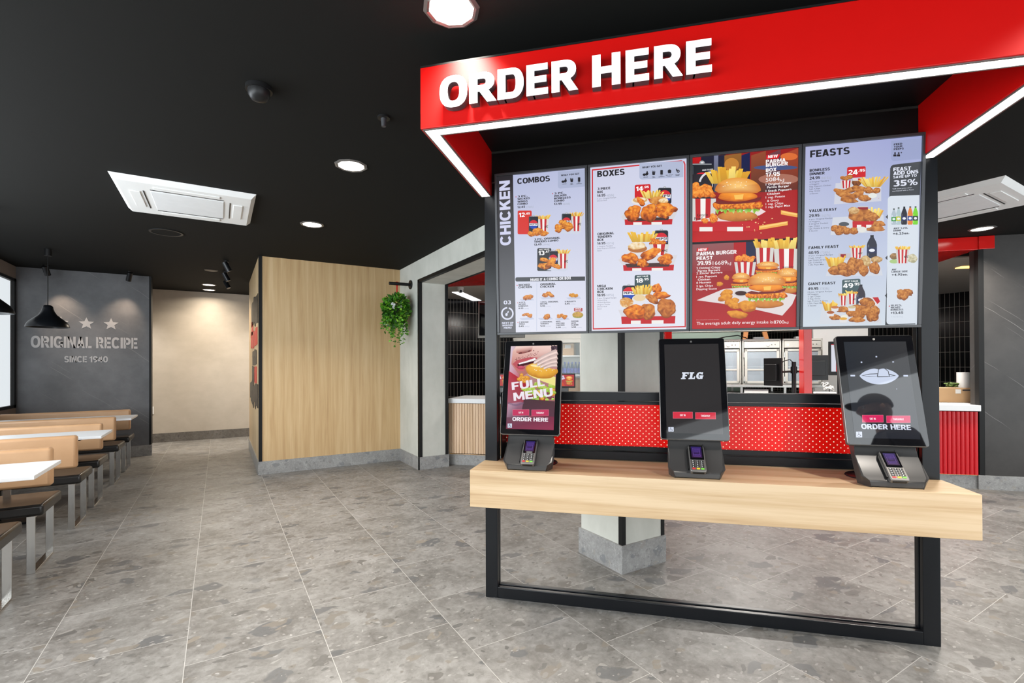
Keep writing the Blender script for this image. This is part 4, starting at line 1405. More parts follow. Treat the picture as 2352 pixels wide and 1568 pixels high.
def draw_combos(p):
    p.grad([(107, 1515), (893, 1492), (876, 28), (77, 100)], [(222, 224, 236), (226, 226, 238), (186, 192, 222), (180, 186, 218)])
    p.grad([(107, 1515), (252, 1512), (222, 84), (77, 100)], [(92, 92, 96), (96, 96, 100), (40, 38, 42), (38, 36, 40)])
    p.text('CHICKEN', 205, 108, 720, 588, (208, 210, 236), .044, 90)
    p.text('03', 140, 207, 1258, 34, (215, 218, 236), .036)
    p.ring(174, 1340, 44, 58, (215, 218, 236), -75, 268)
    p.ell(166, 1350, 11, 14, (215, 218, 236), 14); p.ell(180, 1328, 6, 12, (215, 218, 236), 12, .35)
    for k, r in enumerate(('NEXT UP', 'BURGER', 'MENU')):
        w = (105, 96, 72)[k]
        p.text(r, 178 - w / 2, 178 + w / 2, 1436 + 21 * k, 16, (215, 218, 236), .03)
    p.text('COMBOS', 262, 560, 168, 50, DK, .045)
    p.rrect(632, 58, 886, 212, 24, (172, 180, 208), 'b', -20)
    p.text('WHAT YOU GET', 660, 826, 99, 15, DK, .03)
    icons(p, 690, 140, 67, (('CHICKEN',), ('REG.', 'CHIPS'), ('REG.', 'PEPSI MAX')))
    flame(p, 250, 283); flame(p, 584, 255)
    item(p, ('3 PC.', 'WICKED', 'WINGS', 'COMBO'), 264, 290, 23, 17, 18.6, '12.45', '2700kJ', 70)
    item(p, ('3 PC.', 'WICKED', 'BONELESS', 'COMBO'), 598, 263, 23, 17, 18.8, '12.95', '2606kJ', 70)
    combo(p, 368, 450, 0, ((214, 42, 28), ('12', '.45'), None))
    combo(p, 668, 426, 1)
    item(p, ('3 PC. ORIGINAL', 'TENDERS COMBO'), 417, 677, 22, 17, 17.0, '13.45', '2994kJ', 68)
    combo(p, 548, 762, 2, ((44, 46, 48), ('13', '.45'), 'BEST VALUE'))
    p.rrect(247, 1012, 880, 1050, 14, (66, 68, 72), 'bc', -10)
    p.text('MAKE IT A COMBO OR BOX', 384, 754, 1046, 24, (240, 240, 246), .036)
    p.rect(440, 1062, 445, 1495, (196, 202, 222))
    flame(p, 263, 1084)
    p.lines(('WICKED', 'CHICKEN'), 275, 1092, 21, 18, 17.5, DK, .034)
    p.lines(('ORIGINAL', 'CHICKEN'), 474, 1084, 22, 18, 17.6, DK, .034)
    pal = ((240, 172, 70), (208, 120, 34), (120, 56, 12))
    for cx, cy_, n, sd in ((350, 1190, 4, 1), (350, 1362, 5, 2), (538, 1172, 3, 3), (775, 1172, 6, 4), (520, 1360, 4, 5), (672, 1362, 7, 6)):
        p.poly([(cx - 66, cy_ + 22), (cx - 40, cy_ + 38), (cx + 72, cy_ + 28), (cx + 50, cy_ + 8)], (196, 202, 222))
        p.pile(cx, cy_, 42, 16, n, 26 if n < 5 else 19, sd, pal=pal if n != 6 else ((240, 176, 60), (214, 140, 30), (150, 84, 10)))
    p.rrect(781, 1284, 857, 1316, 6, (170, 36, 40)); p.text('SNACK', 790, 848, 1298, 11, (250, 240, 240), .03); p.text('HACKS', 790, 848, 1312, 11, (250, 240, 240), .03)
    p.blob(815, 1348, 48, 30, 33, ((222, 176, 96), (196, 150, 70), (140, 150, 50)), .05)
    for x, y, rows, pr in ((276, 1246, ('3 PCS.', 'WICKED', 'BONELESS'), '8.95'), (474, 1241, ('3 PCS. ORIGINAL', 'RECIPE'), '9.95'), (698, 1235, ('6 NUGGETS',), '8.95'),
                           (280, 1424, ('3 WICKED', 'WINGS'), '8.45'), (475, 1420, ('3 ORIGINAL', 'TENDERS'), '9.45'), (618, 1415, ('REG.', 'POPCORN', 'CHICKEN'), '5.95'), (756, 1412, ('PEPPER', 'MAYO', 'SLIDER'), '3.95')):
        p.lines(rows, x, y, 16.5, 11.5, 11.0, DK, .03)
        yb = y + 16.5 * len(rows) + 4
        p.text(pr, x, x + 44, yb, 13, DK, .03)
        p.text('1234kJ'.replace('1234', str(1000 + int(x) * 3 % 900)), x + 52, x + 94, yb, 9, (176, 182, 200), 0)
    flame(p, 268, 1243, 4); flame(p, 271, 1420, 4)


def draw_boxes(p):
    p.grad([(77, 1493), (866, 1488), (864, 55), (53, 128)], [(226, 228, 240), (228, 230, 240), (206, 210, 232), (206, 208, 230)])
    q = [(66, 142), (820, 70), (846, 78), (856, 104), (863, 1472), (86, 1482)]
    q2 = [(76, 152), (818, 82), (838, 88), (846, 108), (853, 1463), (94, 1471)]
    p.raw([p.m(*a) for a in q] + [p.m(*a) for a in q2], [(k, (k + 1) % 6, 6 + (k + 1) % 6, 6 + k) for k in range(6)], rgb(206, 40, 46))
    p.text('BOXES', 112, 343, 208, 50, DK, .045)
    p.rrect(466, 94, 838, 232, 26, (178, 186, 212), 'b', -18)
    p.text('WHAT YOU GET', 490, 656, 138, 16, DK, .03)
    icons(p, 520, 182, 67, (('CHICKEN',), ('REG.', 'CHIPS'), ('REG.', 'PEPSI MAX'), ('REG. POTATO', '& GRAVY'), ('CHICKEN', 'TENDER')))
    item(p, ('3 PIECE', 'BOX'), 114, 318, 26, 20, 15.5, '14.95', '4858kJ', 68)
    item(p, ('ORIGINAL', 'TENDERS', 'BOX'), 118, 696, 25, 19, 17.4, '14.95', '4271kJ', 67)
    item(p, ('MEGA', 'CHICKEN', 'BOX'), 121, 1131, 24, 19, 18.2, '18.95', '5875kJ', 67)
    for rows, x, y in ((('3 pcs. Original Recipe', 'Dinner Roll'), 114, 396), (('3 Original Tenders', 'Snack Popcorn Chicken', 'Sauce'), 118, 796),
                       (('3 pcs. Original Recipe', 'Wicked Wing', 'Wicked Boneless', 'Original Tender', 'Dinner Roll', 'Sauce'), 122, 1228)):
        p.lines(rows, x, y, 17.5, 9.5, 7.2, (120, 122, 136), .008)
    pal = ((252, 170, 56), (224, 112, 18), (120, 46, 4))
    # first box
    p.rrect(428, 276, 562, 420, 12, REDP, 'acd', -6)
    p.text('14', 440, 500, 328, 36, (255, 255, 255), .036); p.text('.95', 503, 547, 306, 19, (255, 255, 255), .036)
    p.can(624, 738, 292, 440)
    p.fries(486, 668, 316, 392, 17, 2, spread=.15)
    p.ell(474, 412, 74, 32, (232, 226, 222)); p.ell(474, 404, 62, 24, (214, 170, 110)); p.ell(478, 398, 44, 14, (244, 230, 200))
    p.blob(632, 412, 82, 36, 4, ((236, 176, 90), (208, 128, 50), (150, 80, 24)), .04)
    p.blob(672, 412, 40, 22, 5, ((252, 240, 214), (240, 214, 164), (210, 160, 90)), .05)
    p.poly([(316, 545), (352, 500), (800, 480), (762, 560), (740, 600), (350, 590)], (214, 212, 216))
    p.tray(345, 748, 566, 612)
    p.poly([(362, 560), (720, 548), (712, 576), (380, 582)], (60, 40, 36))
    p.blob(415, 515, 66, 68, 6, pal); p.blob(690, 480, 100, 46, 7, pal, rot=.15); p.blob(680, 520, 66, 40, 8, pal)
    p.blob(552, 515, 76, 72, 9, pal, .12); p.blob(480, 418, 44, 26, 10, pal, rot=.8)
    # second box
    p.can(596, 712, 650, 800)
    p.fries(386, 612, 660, 756, 13, 5, spread=.2)
    p.pile(630, 760, 62, 24, 9, 26, 4, pal=pal)
    p.cup(552, 720, 778, 880, 2, .12)
    p.ell(455, 824, 90, 40, (226, 222, 222)); p.ell(455, 812, 80, 34, (180, 112, 56)); p.blob(450, 788, 74, 32, 12, ((250, 240, 220), (240, 216, 170), (214, 160, 90)), .08)
    p.poly([(294, 905), (340, 870), (790, 870), (770, 920), (752, 975), (352, 980)], (216, 214, 220))
    p.tray(335, 762, 950, 998)
    p.poly([(352, 940), (730, 930), (720, 965), (370, 970)], (70, 46, 40))
    p.blob(395, 895, 76, 44, 13, pal, rot=.3); p.blob(690, 905, 70, 42, 14, pal, rot=-.2); p.blob(560, 862, 100, 40, 15, pal, rot=-.4); p.blob(498, 935, 46, 38, 16, pal)
    # third box
    p.rrect(432, 1034, 565, 1150, 12, (62, 82, 86), 'acd', -4)
    p.text('BEST VALUE', 452, 546, 1052, 12, (235, 240, 240), .03)
    p.text('18', 444, 502, 1098, 36, (250, 250, 250), .036); p.text('.95', 506, 550, 1078, 20, (250, 250, 250), .036)
    p.can(330, 438, 1110, 1240)
    p.fries(414, 578, 1112, 1196, 14, 8, spread=.12)
    p.blob(620, 1150, 40, 44, 17, pal, rot=.5); p.blob(650, 1206, 80, 30, 18, pal, rot=-.1)
    p.ell(474, 1232, 62, 36, (230, 226, 226)); p.ell(474, 1224, 52, 26, (232, 206, 160))
    p.poly([(296, 1320), (320, 1370), (350, 1400), (770, 1380), (784, 1330)], (216, 214, 220))
    p.tray(322, 776, 1378, 1440)
    p.blob(365, 1262, 56, 44, 19, ((238, 186, 104), (206, 132, 52), (244, 226, 190)), .05)
    p.blob(700, 1310, 84, 76, 20, ((226, 150, 70), (190, 106, 40), (130, 62, 20)), .1, rot=.3); p.blob(580, 1235, 60, 32, 21, ((222, 146, 66), (190, 106, 40), (120, 56, 18)), .08, rot=.5)
    p.blob(540, 1338, 66, 72, 22, ((230, 158, 70), (200, 114, 40), (130, 60, 20)), .1); p.blob(436, 1340, 84, 66, 23, pal, .12)


def draw_promo(p):
    p.rect(30, 30, 920, 810, (150, 24, 22))
    for x, w, c in ((38, 70, (190, 16, 20)), (108, 110, (26, 28, 50)), (215, 40, (120, 124, 150)), (250, 60, (28, 30, 54)), (300, 140, (150, 98, 40)), (440, 70, (22, 30, 78)), (520, 120, (150, 74, 44)), (640, 120, (110, 60, 70)), (760, 150, (170, 70, 40))):
        p.grad([(x, 400), (x + w, 400), (x + w, 40), (x, 100)], [tuple(v * .55 for v in c)] * 2 + [c] * 2)
    for x, y, w, h, c in ((300, 120, 120, 110, (196, 130, 50)), (540, 180, 360, 40, (70, 84, 130)), (580, 250, 330, 90, (170, 110, 90)), (760, 80, 140, 60, (220, 110, 50))):
        p.ell(x + w / 2, y + h / 2, w / 2, h / 2, c)
    p.grad([(38, 812), (900, 775), (900, 380), (38, 450)], [(196, 16, 14), (170, 20, 20), (170, 22, 20), (110, 12, 12)])
    p.can(20, 215, 145, 470, 'PEPSI')
    p.rrect(40, 250, 200, 470, 10, (38, 34, 40)); p.ring(190, 330, 84, 100, (220, 220, 226), 190, 300)
    p.text('MAX TASTE', 120, 208, 226, 12, (230, 230, 236), .03)
    p.fries(165, 495, 188, 330, 13, 3, spread=.05, wd=36)
    pal = ((255, 182, 80), (240, 132, 36), (176, 74, 10))
    p.pile(120, 390, 90, 60, 12, 46, 4, pal=pal)
    p.cup(20, 232, 452, 665, 2, .04, False)
    p.text('Kentucky', 78, 168, 600, 24, (40, 24, 24), .01); p.text('Fried', 56, 120, 628, 24, (40, 24, 24), .01)
    p.poly([(40, 650), (130, 680), (330, 650), (590, 590), (640, 560), (600, 536), (480, 540), (40, 640)], (236, 214, 214))
    p.tray(-10, 586, 640, 720)
    p.burger(215, 606, 282, 640, 3)
    p.blob(212, 614, 38, 36, 25, pal); p.blob(142, 634, 30, 22, 26, pal)
    for (a, b_) in (((585, 690), (820, 655)), ((765, 562), (905, 590))):
        p.poly([(a[0], a[1] + 20), (b_[0], b_[1] + 16), (b_[0], b_[1] - 16), (a[0], a[1] - 14)], (240, 176, 80))
        p.poly([(a[0] + 10, a[1] + 4), (b_[0] - 8, b_[1]), (b_[0] - 8, b_[1] - 12), (a[0] + 10, a[1] - 8)], (252, 208, 120))
    for k in range(14):
        p.ell(440 + p.rnd.uniform(0, 260), 610 + p.rnd.uniform(0, 130), p.rnd.uniform(3, 9), p.rnd.uniform(3, 6), (236, 190, 130), 8)
    W = (250, 244, 244)
    p.poly([(642, 132), (740, 126), (756, 92), (644, 98)], (220, 20, 26)); p.text('NEW', 656, 736, 124, 24, W, .036, 0, .15)
    for r, x1, y in (('PARMA', 802, 166), ('BURGER', 822, 196), ('BOX', 728, 236)):
        p.text(r, 640, x1, y, 29, W, .045)
    p.text('17.95', 640, 756, 276, 34, W, .036); p.text('5084', 640, 752, 316, 32, W, 0); p.text('kJ', 755, 790, 313, 20, W, 0)
    for r, x0, x1, y, wt in (('1 Original Crispy', 640, 850, 346, .022), ('Parma Burger', 651, 832, 370, .022), ('1 Snack Popcorn', 640, 850, 400, .022), ('Chicken', 651, 756, 424, .022), ('1 reg. Potato', 640, 798, 452, .006),
                             ('& Gravy', 652, 748, 480, .006), ('1 reg. Chips', 640, 784, 507, .006), ('1 reg. Pepsi Max', 640, 840, 532, .006)):
        p.text(r, x0, x1, y, 17, W, wt)
    # lower half
    p.grad([(38, 1520), (895, 1505), (895, 785), (38, 815)], [(182, 30, 32), (180, 34, 34), (130, 12, 16), (140, 24, 26)])
    p.grad([(40, 1060), (380, 1040), (380, 805), (40, 822)], [(150, 40, 44), (160, 40, 44), (150, 84, 86), (140, 90, 92)])
    p.rect(380, 800, 480, 1050, (176, 14, 18)); p.rect(480, 795, 560, 1000, (30, 32, 66))
    p.grad([(38, 826), (895, 790), (895, 774), (38, 808)], [(20, 10, 12)] * 4)
    p.fries(545, 712, 778, 862, 9, 12, spread=.1, wd=26); p.fries(690, 905, 762, 870, 10, 13, spread=.1, wd=30)
    p.cup(560, 708, 855, 1010, 2, .08, False); p.cup(708, 915, 864, 1040, 2, .06, False)
    p.text('Kentucky', 782, 872, 1022, 16, (40, 24, 24), .01)
    p.pile(478, 944, 70, 24, 10, 26, 6, pal=pal)
    p.cup(384, 564, 972, 1080, 3, .1, False)
    p.burger(560, 756, 968, 1090, 7); p.burger(724, 925, 1020, 1230, 8); p.burger(362, 520, 1058, 1210, 9)
    p.poly([(78, 1282), (300, 1190), (560, 1175), (900, 1240), (860, 1320), (780, 1410), (430, 1330)], (226, 216, 216))
    p.ell(440, 1228, 58, 26, (210, 206, 206)); p.ell(440, 1226, 48, 19, (60, 20, 14))
    p.burger(488, 810, 1055, 1350, 10)
    for cx, cy_, rx, ry, rt in ((322, 1225, 56, 28, -.3), (312, 1262, 64, 28, -.2), (366, 1296, 60, 30, -.2), (390, 1328, 50, 30, .1), (494, 1332, 72, 50, .1), (412, 1400, 82, 34, .1), (322, 1098, 24, 20, 0), (266, 1150, 26, 20, 0)):
        p.blob(cx, cy_, rx, ry, int(cx), ((242, 178, 62), (222, 140, 34), (160, 80, 14)), .1, rot=rt, mott=.2)
    p.poly([(76, 884), (160, 880), (176, 852), (78, 858)], (220, 20, 26)); p.text('NEW', 88, 158, 880, 20, W, .036, 0, .15)
    p.text('PARMA BURGER', 75, 404, 918, 30, W, .045); p.text('FEAST', 75, 208, 954, 28, W, .045)
    p.text('39.95', 78, 196, 996, 33, W, .036); p.text('16689', 208, 326, 994, 32, W, 0); p.text('kJ', 330, 358, 992, 20, W, 0)
    for r, x0, x1, y, wt in (('2 Original Crispy', 75, 272, 1028, .018), ('Parma Burgers', 86, 268, 1050, .018), ('2 Zinger Burgers', 75, 288, 1070, .018), ('1 reg. Popcorn', 75, 243, 1098, .018), ('Chicken', 86, 188, 1122, .018), ('6 Nuggets', 75, 196, 1146, .018),
                             ('2 lge. Chips', 75, 210, 1174, .006), ('Dipping Sauce', 75, 242, 1200, .006)):
        p.text(r, x0, x1, y, 16, W, wt)
    p.text('The average adult daily energy intake is', 78, 702, 1484, 24, W, 0); p.text('8700', 710, 796, 1476, 26, W, 0); p.text('kJ', 800, 830, 1474, 16, W, 0)
    p.text('Not everywhere and not forever.', 76, 264, 1446, 6, (226, 190, 190), 0)


def draw_feasts(p):
    p.grad([(15, 1503), (910, 1492), (928, 45), (33, 127)], [(206, 216, 226), (210, 220, 230), (158, 166, 212), (176, 180, 218)])
    p.text('FEASTS', 74, 376, 206, 52, DK, .045)
    p.rrect(694, 82, 930, 236, 26, (156, 166, 204), 'b', -18)
    for k, (r, x1) in enumerate((('FEED', 778), ('YOUR', 780), ('PEEPS', 790))):
        p.text(r, 714, x1, 117 + 18 * k, 14, DK, .036)
    for cx in (724, 752):
        p.ell(cx, 175, 7, 7, DK, 12); p.rrect(cx - 13, 184, cx + 11, 200, 6, DK, 'cd')
    p.rect(766, 170, 778, 173, DK); p.rect(770, 166, 774, 177, DK)
    # add-on column
    p.poly([(662, 1494), (898, 1490), (926, 238), (712, 262), (696, 272), (688, 290)], (62, 66, 70))
    p.rrect(672, 500, 916, 1490, 26, (214, 222, 232), 'bc', -8)
    L = (226, 230, 244)
    for r, x1, y, c in (('FEAST', 848, 312, 27), ('ADD ONS', 905, 342, 27), ('SAVE UP TO', 892, 366, 19), ('35%', 900, 428, 46)):
        p.text(r, 712, x1, y, c, L, .045)
    p.text('*Off menu price when', 706, 856, 450, 8, L, 0); p.text('purchased with a Feast.', 708, 874, 466, 8, L, 0)
    for y in (658, 972, 1264):
        p.poly([(674, y + 18), (674, y - 18), (656, y)], (62, 66, 70))
    for cx, w, c, bd, y0 in ((720, 38, (176, 190, 200), (60, 150, 70), 596), (756, 38, (176, 196, 200), (196, 200, 60), 588), (800, 46, (36, 36, 46), (30, 40, 90), 582), (846, 40, (226, 128, 50), (50, 70, 140), 580), (887, 40, (122, 212, 40), (40, 60, 40), 580)):
        p.bottle(cx, y0, 718, w, c, (60, 70, 60) if c[0] > 60 else (30, 30, 34), bd)
    for rows, x, y in ((('ANY 1.25L', 'DRINK'), 718, 754), (('ANY', 'LARGE SIDE'), 708, 1070), (('10 PCS.', 'WICKED', 'BONELESS'), 703, 1348)):
        p.lines(rows, x, y, 17, 13, 12.4, (58, 60, 70), .034)
    p.text('+6.25ea.', 714, 842, 796, 17, (50, 52, 62), .03); p.text('+4.95ea.', 708, 834, 1112, 17, (50, 52, 62), .03); p.text('+13.45', 704, 802, 1408, 18, (50, 52, 62), .03)
    p.text('+4781kJ', 706, 798, 1436, 14, (196, 204, 216), 0)
    flame(p, 693, 1346, 5)
    pal = ((222, 154, 76), (186, 112, 44), (122, 64, 22))
    p.blob(730, 960, 40, 24, 41, ((190, 150, 100), (160, 120, 76), (120, 96, 60)), .05); p.blob(866, 978, 40, 34, 42, ((226, 220, 196), (204, 196, 160), (160, 156, 120)), .06)
    p.ell(728, 1000, 38, 16, (170, 200, 130))
    p.fries(736, 850, 880, 925, 12, 22, spread=.1); p.cup(738, 842, 908, 1015, 3, .1)
    p.pile(795, 1258, 72, 26, 9, 36, 12, pal=pal)
    # feasts
    for rows, y, pr, kj in ((('BONELESS', 'DINNER'), 314, '24.95', '9415kJ'), (('VALUE FEAST',), 620, '29.95', '11637kJ'), (('FAMILY FEAST',), 902, '40.95', '17280kJ'), (('GIANT FEAST',), 1180, '49.95', '27838kJ')):
        item(p, rows, 70 - (y - 314) * .012, y, 27 if len(rows) > 1 else 33, 20, 19.4, pr, kj, 80)
    for rows, x, y in ((('8 Original Tenders', '6 Nuggets', 'Reg. Popcorn Chicken', 'Lge. Chips', 'Reg. Gravy', '2 Sauces'), 70, 396), (('4 pcs. Original Recipe', '10 Nuggets', '4 Original Tenders', 'Lge. Chips', 'Lge. Potato & Gravy', '3 Sauces'), 66, 680),
                       (('10 pcs. Original Recipe', '2 Lge. Chips', 'Lge. Potato & Gravy', 'Lge. Coleslaw', '1.25L Pepsi Max'), 62, 958), (('15 pcs. Original Recipe', '18 Nuggets', '2 Lge. Chips', '2 Reg. Gravy', 'Lge. Potato & Gravy', '1.25L Pepsi Max', '3 Sauces'), 58, 1238)):
        p.lines(rows, x, y, 17.6, 10, 8.2, (92, 96, 110), .008)
    p.rrect(357, 280, 500, 362, 12, (206, 30, 36), 'cd', -8); p.text('24', 366, 440, 340, 38, (250, 250, 250), .036); p.text('.95', 445, 495, 316, 20, (250, 250, 250), .036)
    p.paper([(258, 560), (270, 400), (620, 390), (622, 538)], (206, 208, 220))
    p.pile(356, 362, 46, 14, 8, 18, 31, pal=pal); p.cup(306, 398, 380, 440, 3, .1, False)
    p.blob(430, 396, 36, 30, 51, ((160, 96, 40), (130, 70, 26), (90, 46, 16)), .03); p.rect(400, 362, 500, 384, (220, 214, 214)); p.rect(440, 366, 470, 382, (190, 30, 36))
    p.fries(480, 628, 350, 430, 16, 32, spread=.6, wd=14)
    for cx, cy_, rx, ry, rt in ((310, 465, 56, 22, .2), (380, 455, 66, 22, -.2), (450, 445, 60, 24, .1), (340, 490, 70, 22, .1), (430, 490, 60, 26, -.3), (490, 515, 50, 26, .2), (520, 455, 36, 26, .3), (580, 460, 34, 22, -.2), (370, 530, 72, 20, .12)):
        p.blob(cx, cy_, rx, ry, int(cx), pal, .1, rot=rt)
    p.ell(552, 496, 34, 20, (228, 230, 224))
    p.paper([(232, 795), (250, 660), (640, 640), (650, 770)], (208, 212, 222))
    p.fries(500, 620, 580, 670, 14, 33, spread=.3, wd=14); p.rect(440, 575, 520, 612, (200, 196, 196)); p.rect(440, 584, 520, 604, (150, 24, 30))
    p.blob(470, 650, 100, 56, 61, pal, .1); p.blob(410, 610, 44, 28, 62, ((228, 200, 150), (206, 160, 100), (160, 110, 60)), .05); p.blob(545, 660, 56, 36, 63, pal)
    p.tray(400, 590, 690, 740)
    for cx, cy_ in ((270, 745), (320, 740), (355, 765), (300, 770), (410, 765)):
        p.blob(cx, cy_, 38, 26, int(cx) + 3, pal, .08)
    p.ell(335, 712, 40, 16, (80, 84, 90)); p.blob(600, 715, 54, 26, 71, pal); p.blob(580, 750, 66, 22, 72, pal); p.ell(474, 754, 36, 22, (226, 226, 220))
    p.paper([(196, 1110), (230, 1000), (600, 960), (640, 1108)], (208, 212, 222))
    p.bottle(553, 800, 975, 78, (44, 46, 60), (28, 32, 40), (36, 44, 78))
    p.fries(378, 494, 872, 905, 12, 34, spread=.1, wd=12); p.cup(384, 486, 894, 975, 3, .1)
    p.rect(294, 936, 388, 972, (196, 190, 194)); p.rect(310, 942, 352, 968, (150, 30, 36))
    p.fries(210, 330, 950, 1040, 14, 35, spread=.3, wd=14)
    p.blob(500, 1000, 46, 44, 81, ((228, 206, 156), (206, 170, 112), (160, 120, 70)), .06); p.blob(590, 985, 44, 26, 82, ((222, 190, 140), (200, 160, 104), (160, 120, 70)), .06)
    for cx, cy_, rx, ry in ((270, 1070, 56, 36), (330, 1040, 46, 34), (350, 1085, 60, 28), (410, 1010, 52, 40), (400, 1060, 46, 44), (452, 1020, 36, 44), (488, 1068, 42, 42), (574, 1050, 44, 46)):
        p.blob(cx, cy_, rx, ry, int(cx) + 9, pal, .1)
    p.rrect(324, 1138, 466, 1260, 12, (70, 92, 96), 'acd', -6); p.text('BEST VALUE', 344, 448, 1158, 11, (235, 240, 240), .03)
    p.text('49', 332, 408, 1204, 36, (250, 250, 250), .036); p.text('.95', 412, 460, 1184, 20, (250, 250, 250), .036)
    p.paper([(144, 1482), (170, 1350), (600, 1320), (636, 1480)], (210, 214, 222))
    p.bottle(470, 1180, 1360, 70, (56, 52, 62), (40, 44, 52), (60, 60, 84))
    p.fries(294, 370, 1240, 1275, 9, 36, spread=.1, wd=11); p.fries(356, 442, 1222, 1260, 10, 37, spread=.1, wd=11)
    p.cup(302, 366, 1262, 1340, 2, .1, False); p.cup(362, 436, 1248, 1330, 2, .1)
    p.poly([(450, 1330), (480, 1280), (600, 1274), (622, 1310), (600, 1356), (520, 1370)], (226, 222, 222)); p.poly([(560, 1278), (604, 1276), (620, 1310), (600, 1330)], (190, 30, 36))
    p.ell(520, 1322, 54, 44, (150, 90, 50))
    p.fries(182, 280, 1296, 1380, 12, 38, spread=.3, wd=12)
    for cx, cy_, rx, ry in ((500, 1310, 40, 30), (545, 1330, 34, 28), (450, 1360, 60, 28), (400, 1390, 48, 36), (450, 1410, 52, 40), (520, 1385, 44, 40), (575, 1390, 44, 44), (330, 1370, 60, 22), (270, 1430, 44, 24), (440, 1450, 60, 24), (560, 1430, 46, 40)):
        p.blob(cx, cy_, rx, ry, int(cx) + 19, pal, .12)
    for cx, cy_, c in ((268, 1352, (196, 120, 70)), (234, 1392, (170, 90, 40)), (343, 1424, (232, 230, 214)), (334, 1442, (226, 170, 60)), (400, 1352, (206, 190, 150))):
        p.poly([(cx - 26, cy_ + 30), (cx + 26, cy_ + 30), (cx + 30, cy_), (cx - 30, cy_)], (224, 222, 224)); p.ell(cx, cy_, 30, 11, c)


screen(0, 'menu screen headed COMBOS with dark CHICKEN side strip, leftmost of four', [(77, 100), (876, 28), (893, 1492), (107, 1515)], draw_combos)
screen(1, 'menu screen headed BOXES with a red outline around its page', [(53, 128), (864, 55), (866, 1488), (77, 1493)], draw_boxes)
screen(2, 'menu screen filled by two red burger advertisements', [(38, 118), (905, 38), (892, 1503), (40, 1517)], draw_promo)
screen(3, 'menu screen headed FEASTS with dark add ons column, rightmost of four', [(33, 127), (928, 45), (910, 1492), (15, 1503)], draw_feasts)


# ------------------------------------------------------------------ self-order terminals on the bench
KZ0, KV0, KZ1, KV1, KW = 1.002, 2.650, 1.533, 2.790, .338
KH = math.hypot(KZ1 - KZ0, KV1 - KV0)
KUY = Vector((0, (KV1 - KV0) / KH, (KZ1 - KZ0) / KH)); KUN = UX.cross(KUY)


def rounded(x0, x1, y0, y1, r, n=4):
    pts = []
    for cx, cy_, a0 in ((x1 - r, y1 - r, 0), (x0 + r, y1 - r, 90), (x0 + r, y0 + r, 180), (x1 - r, y0 + r, 270)):
        for k in range(n + 1):
            a = math.radians(a0 + 90 * k / n)
            pts.append((cx + r * math.cos(a), cy_ + r * math.sin(a)))
    return pts


def oprism(b, o, ux, uy, un, pts, z0, z1):
    i = len(b.v)
    b.prism(pts, 'z', z0, z1)
    for k in range(i, len(b.v)):
        q = b.v[k]
        b.v[k] = tuple(Vector(o) + ux * q[0] + uy * q[1] + un * q[2])
    return b


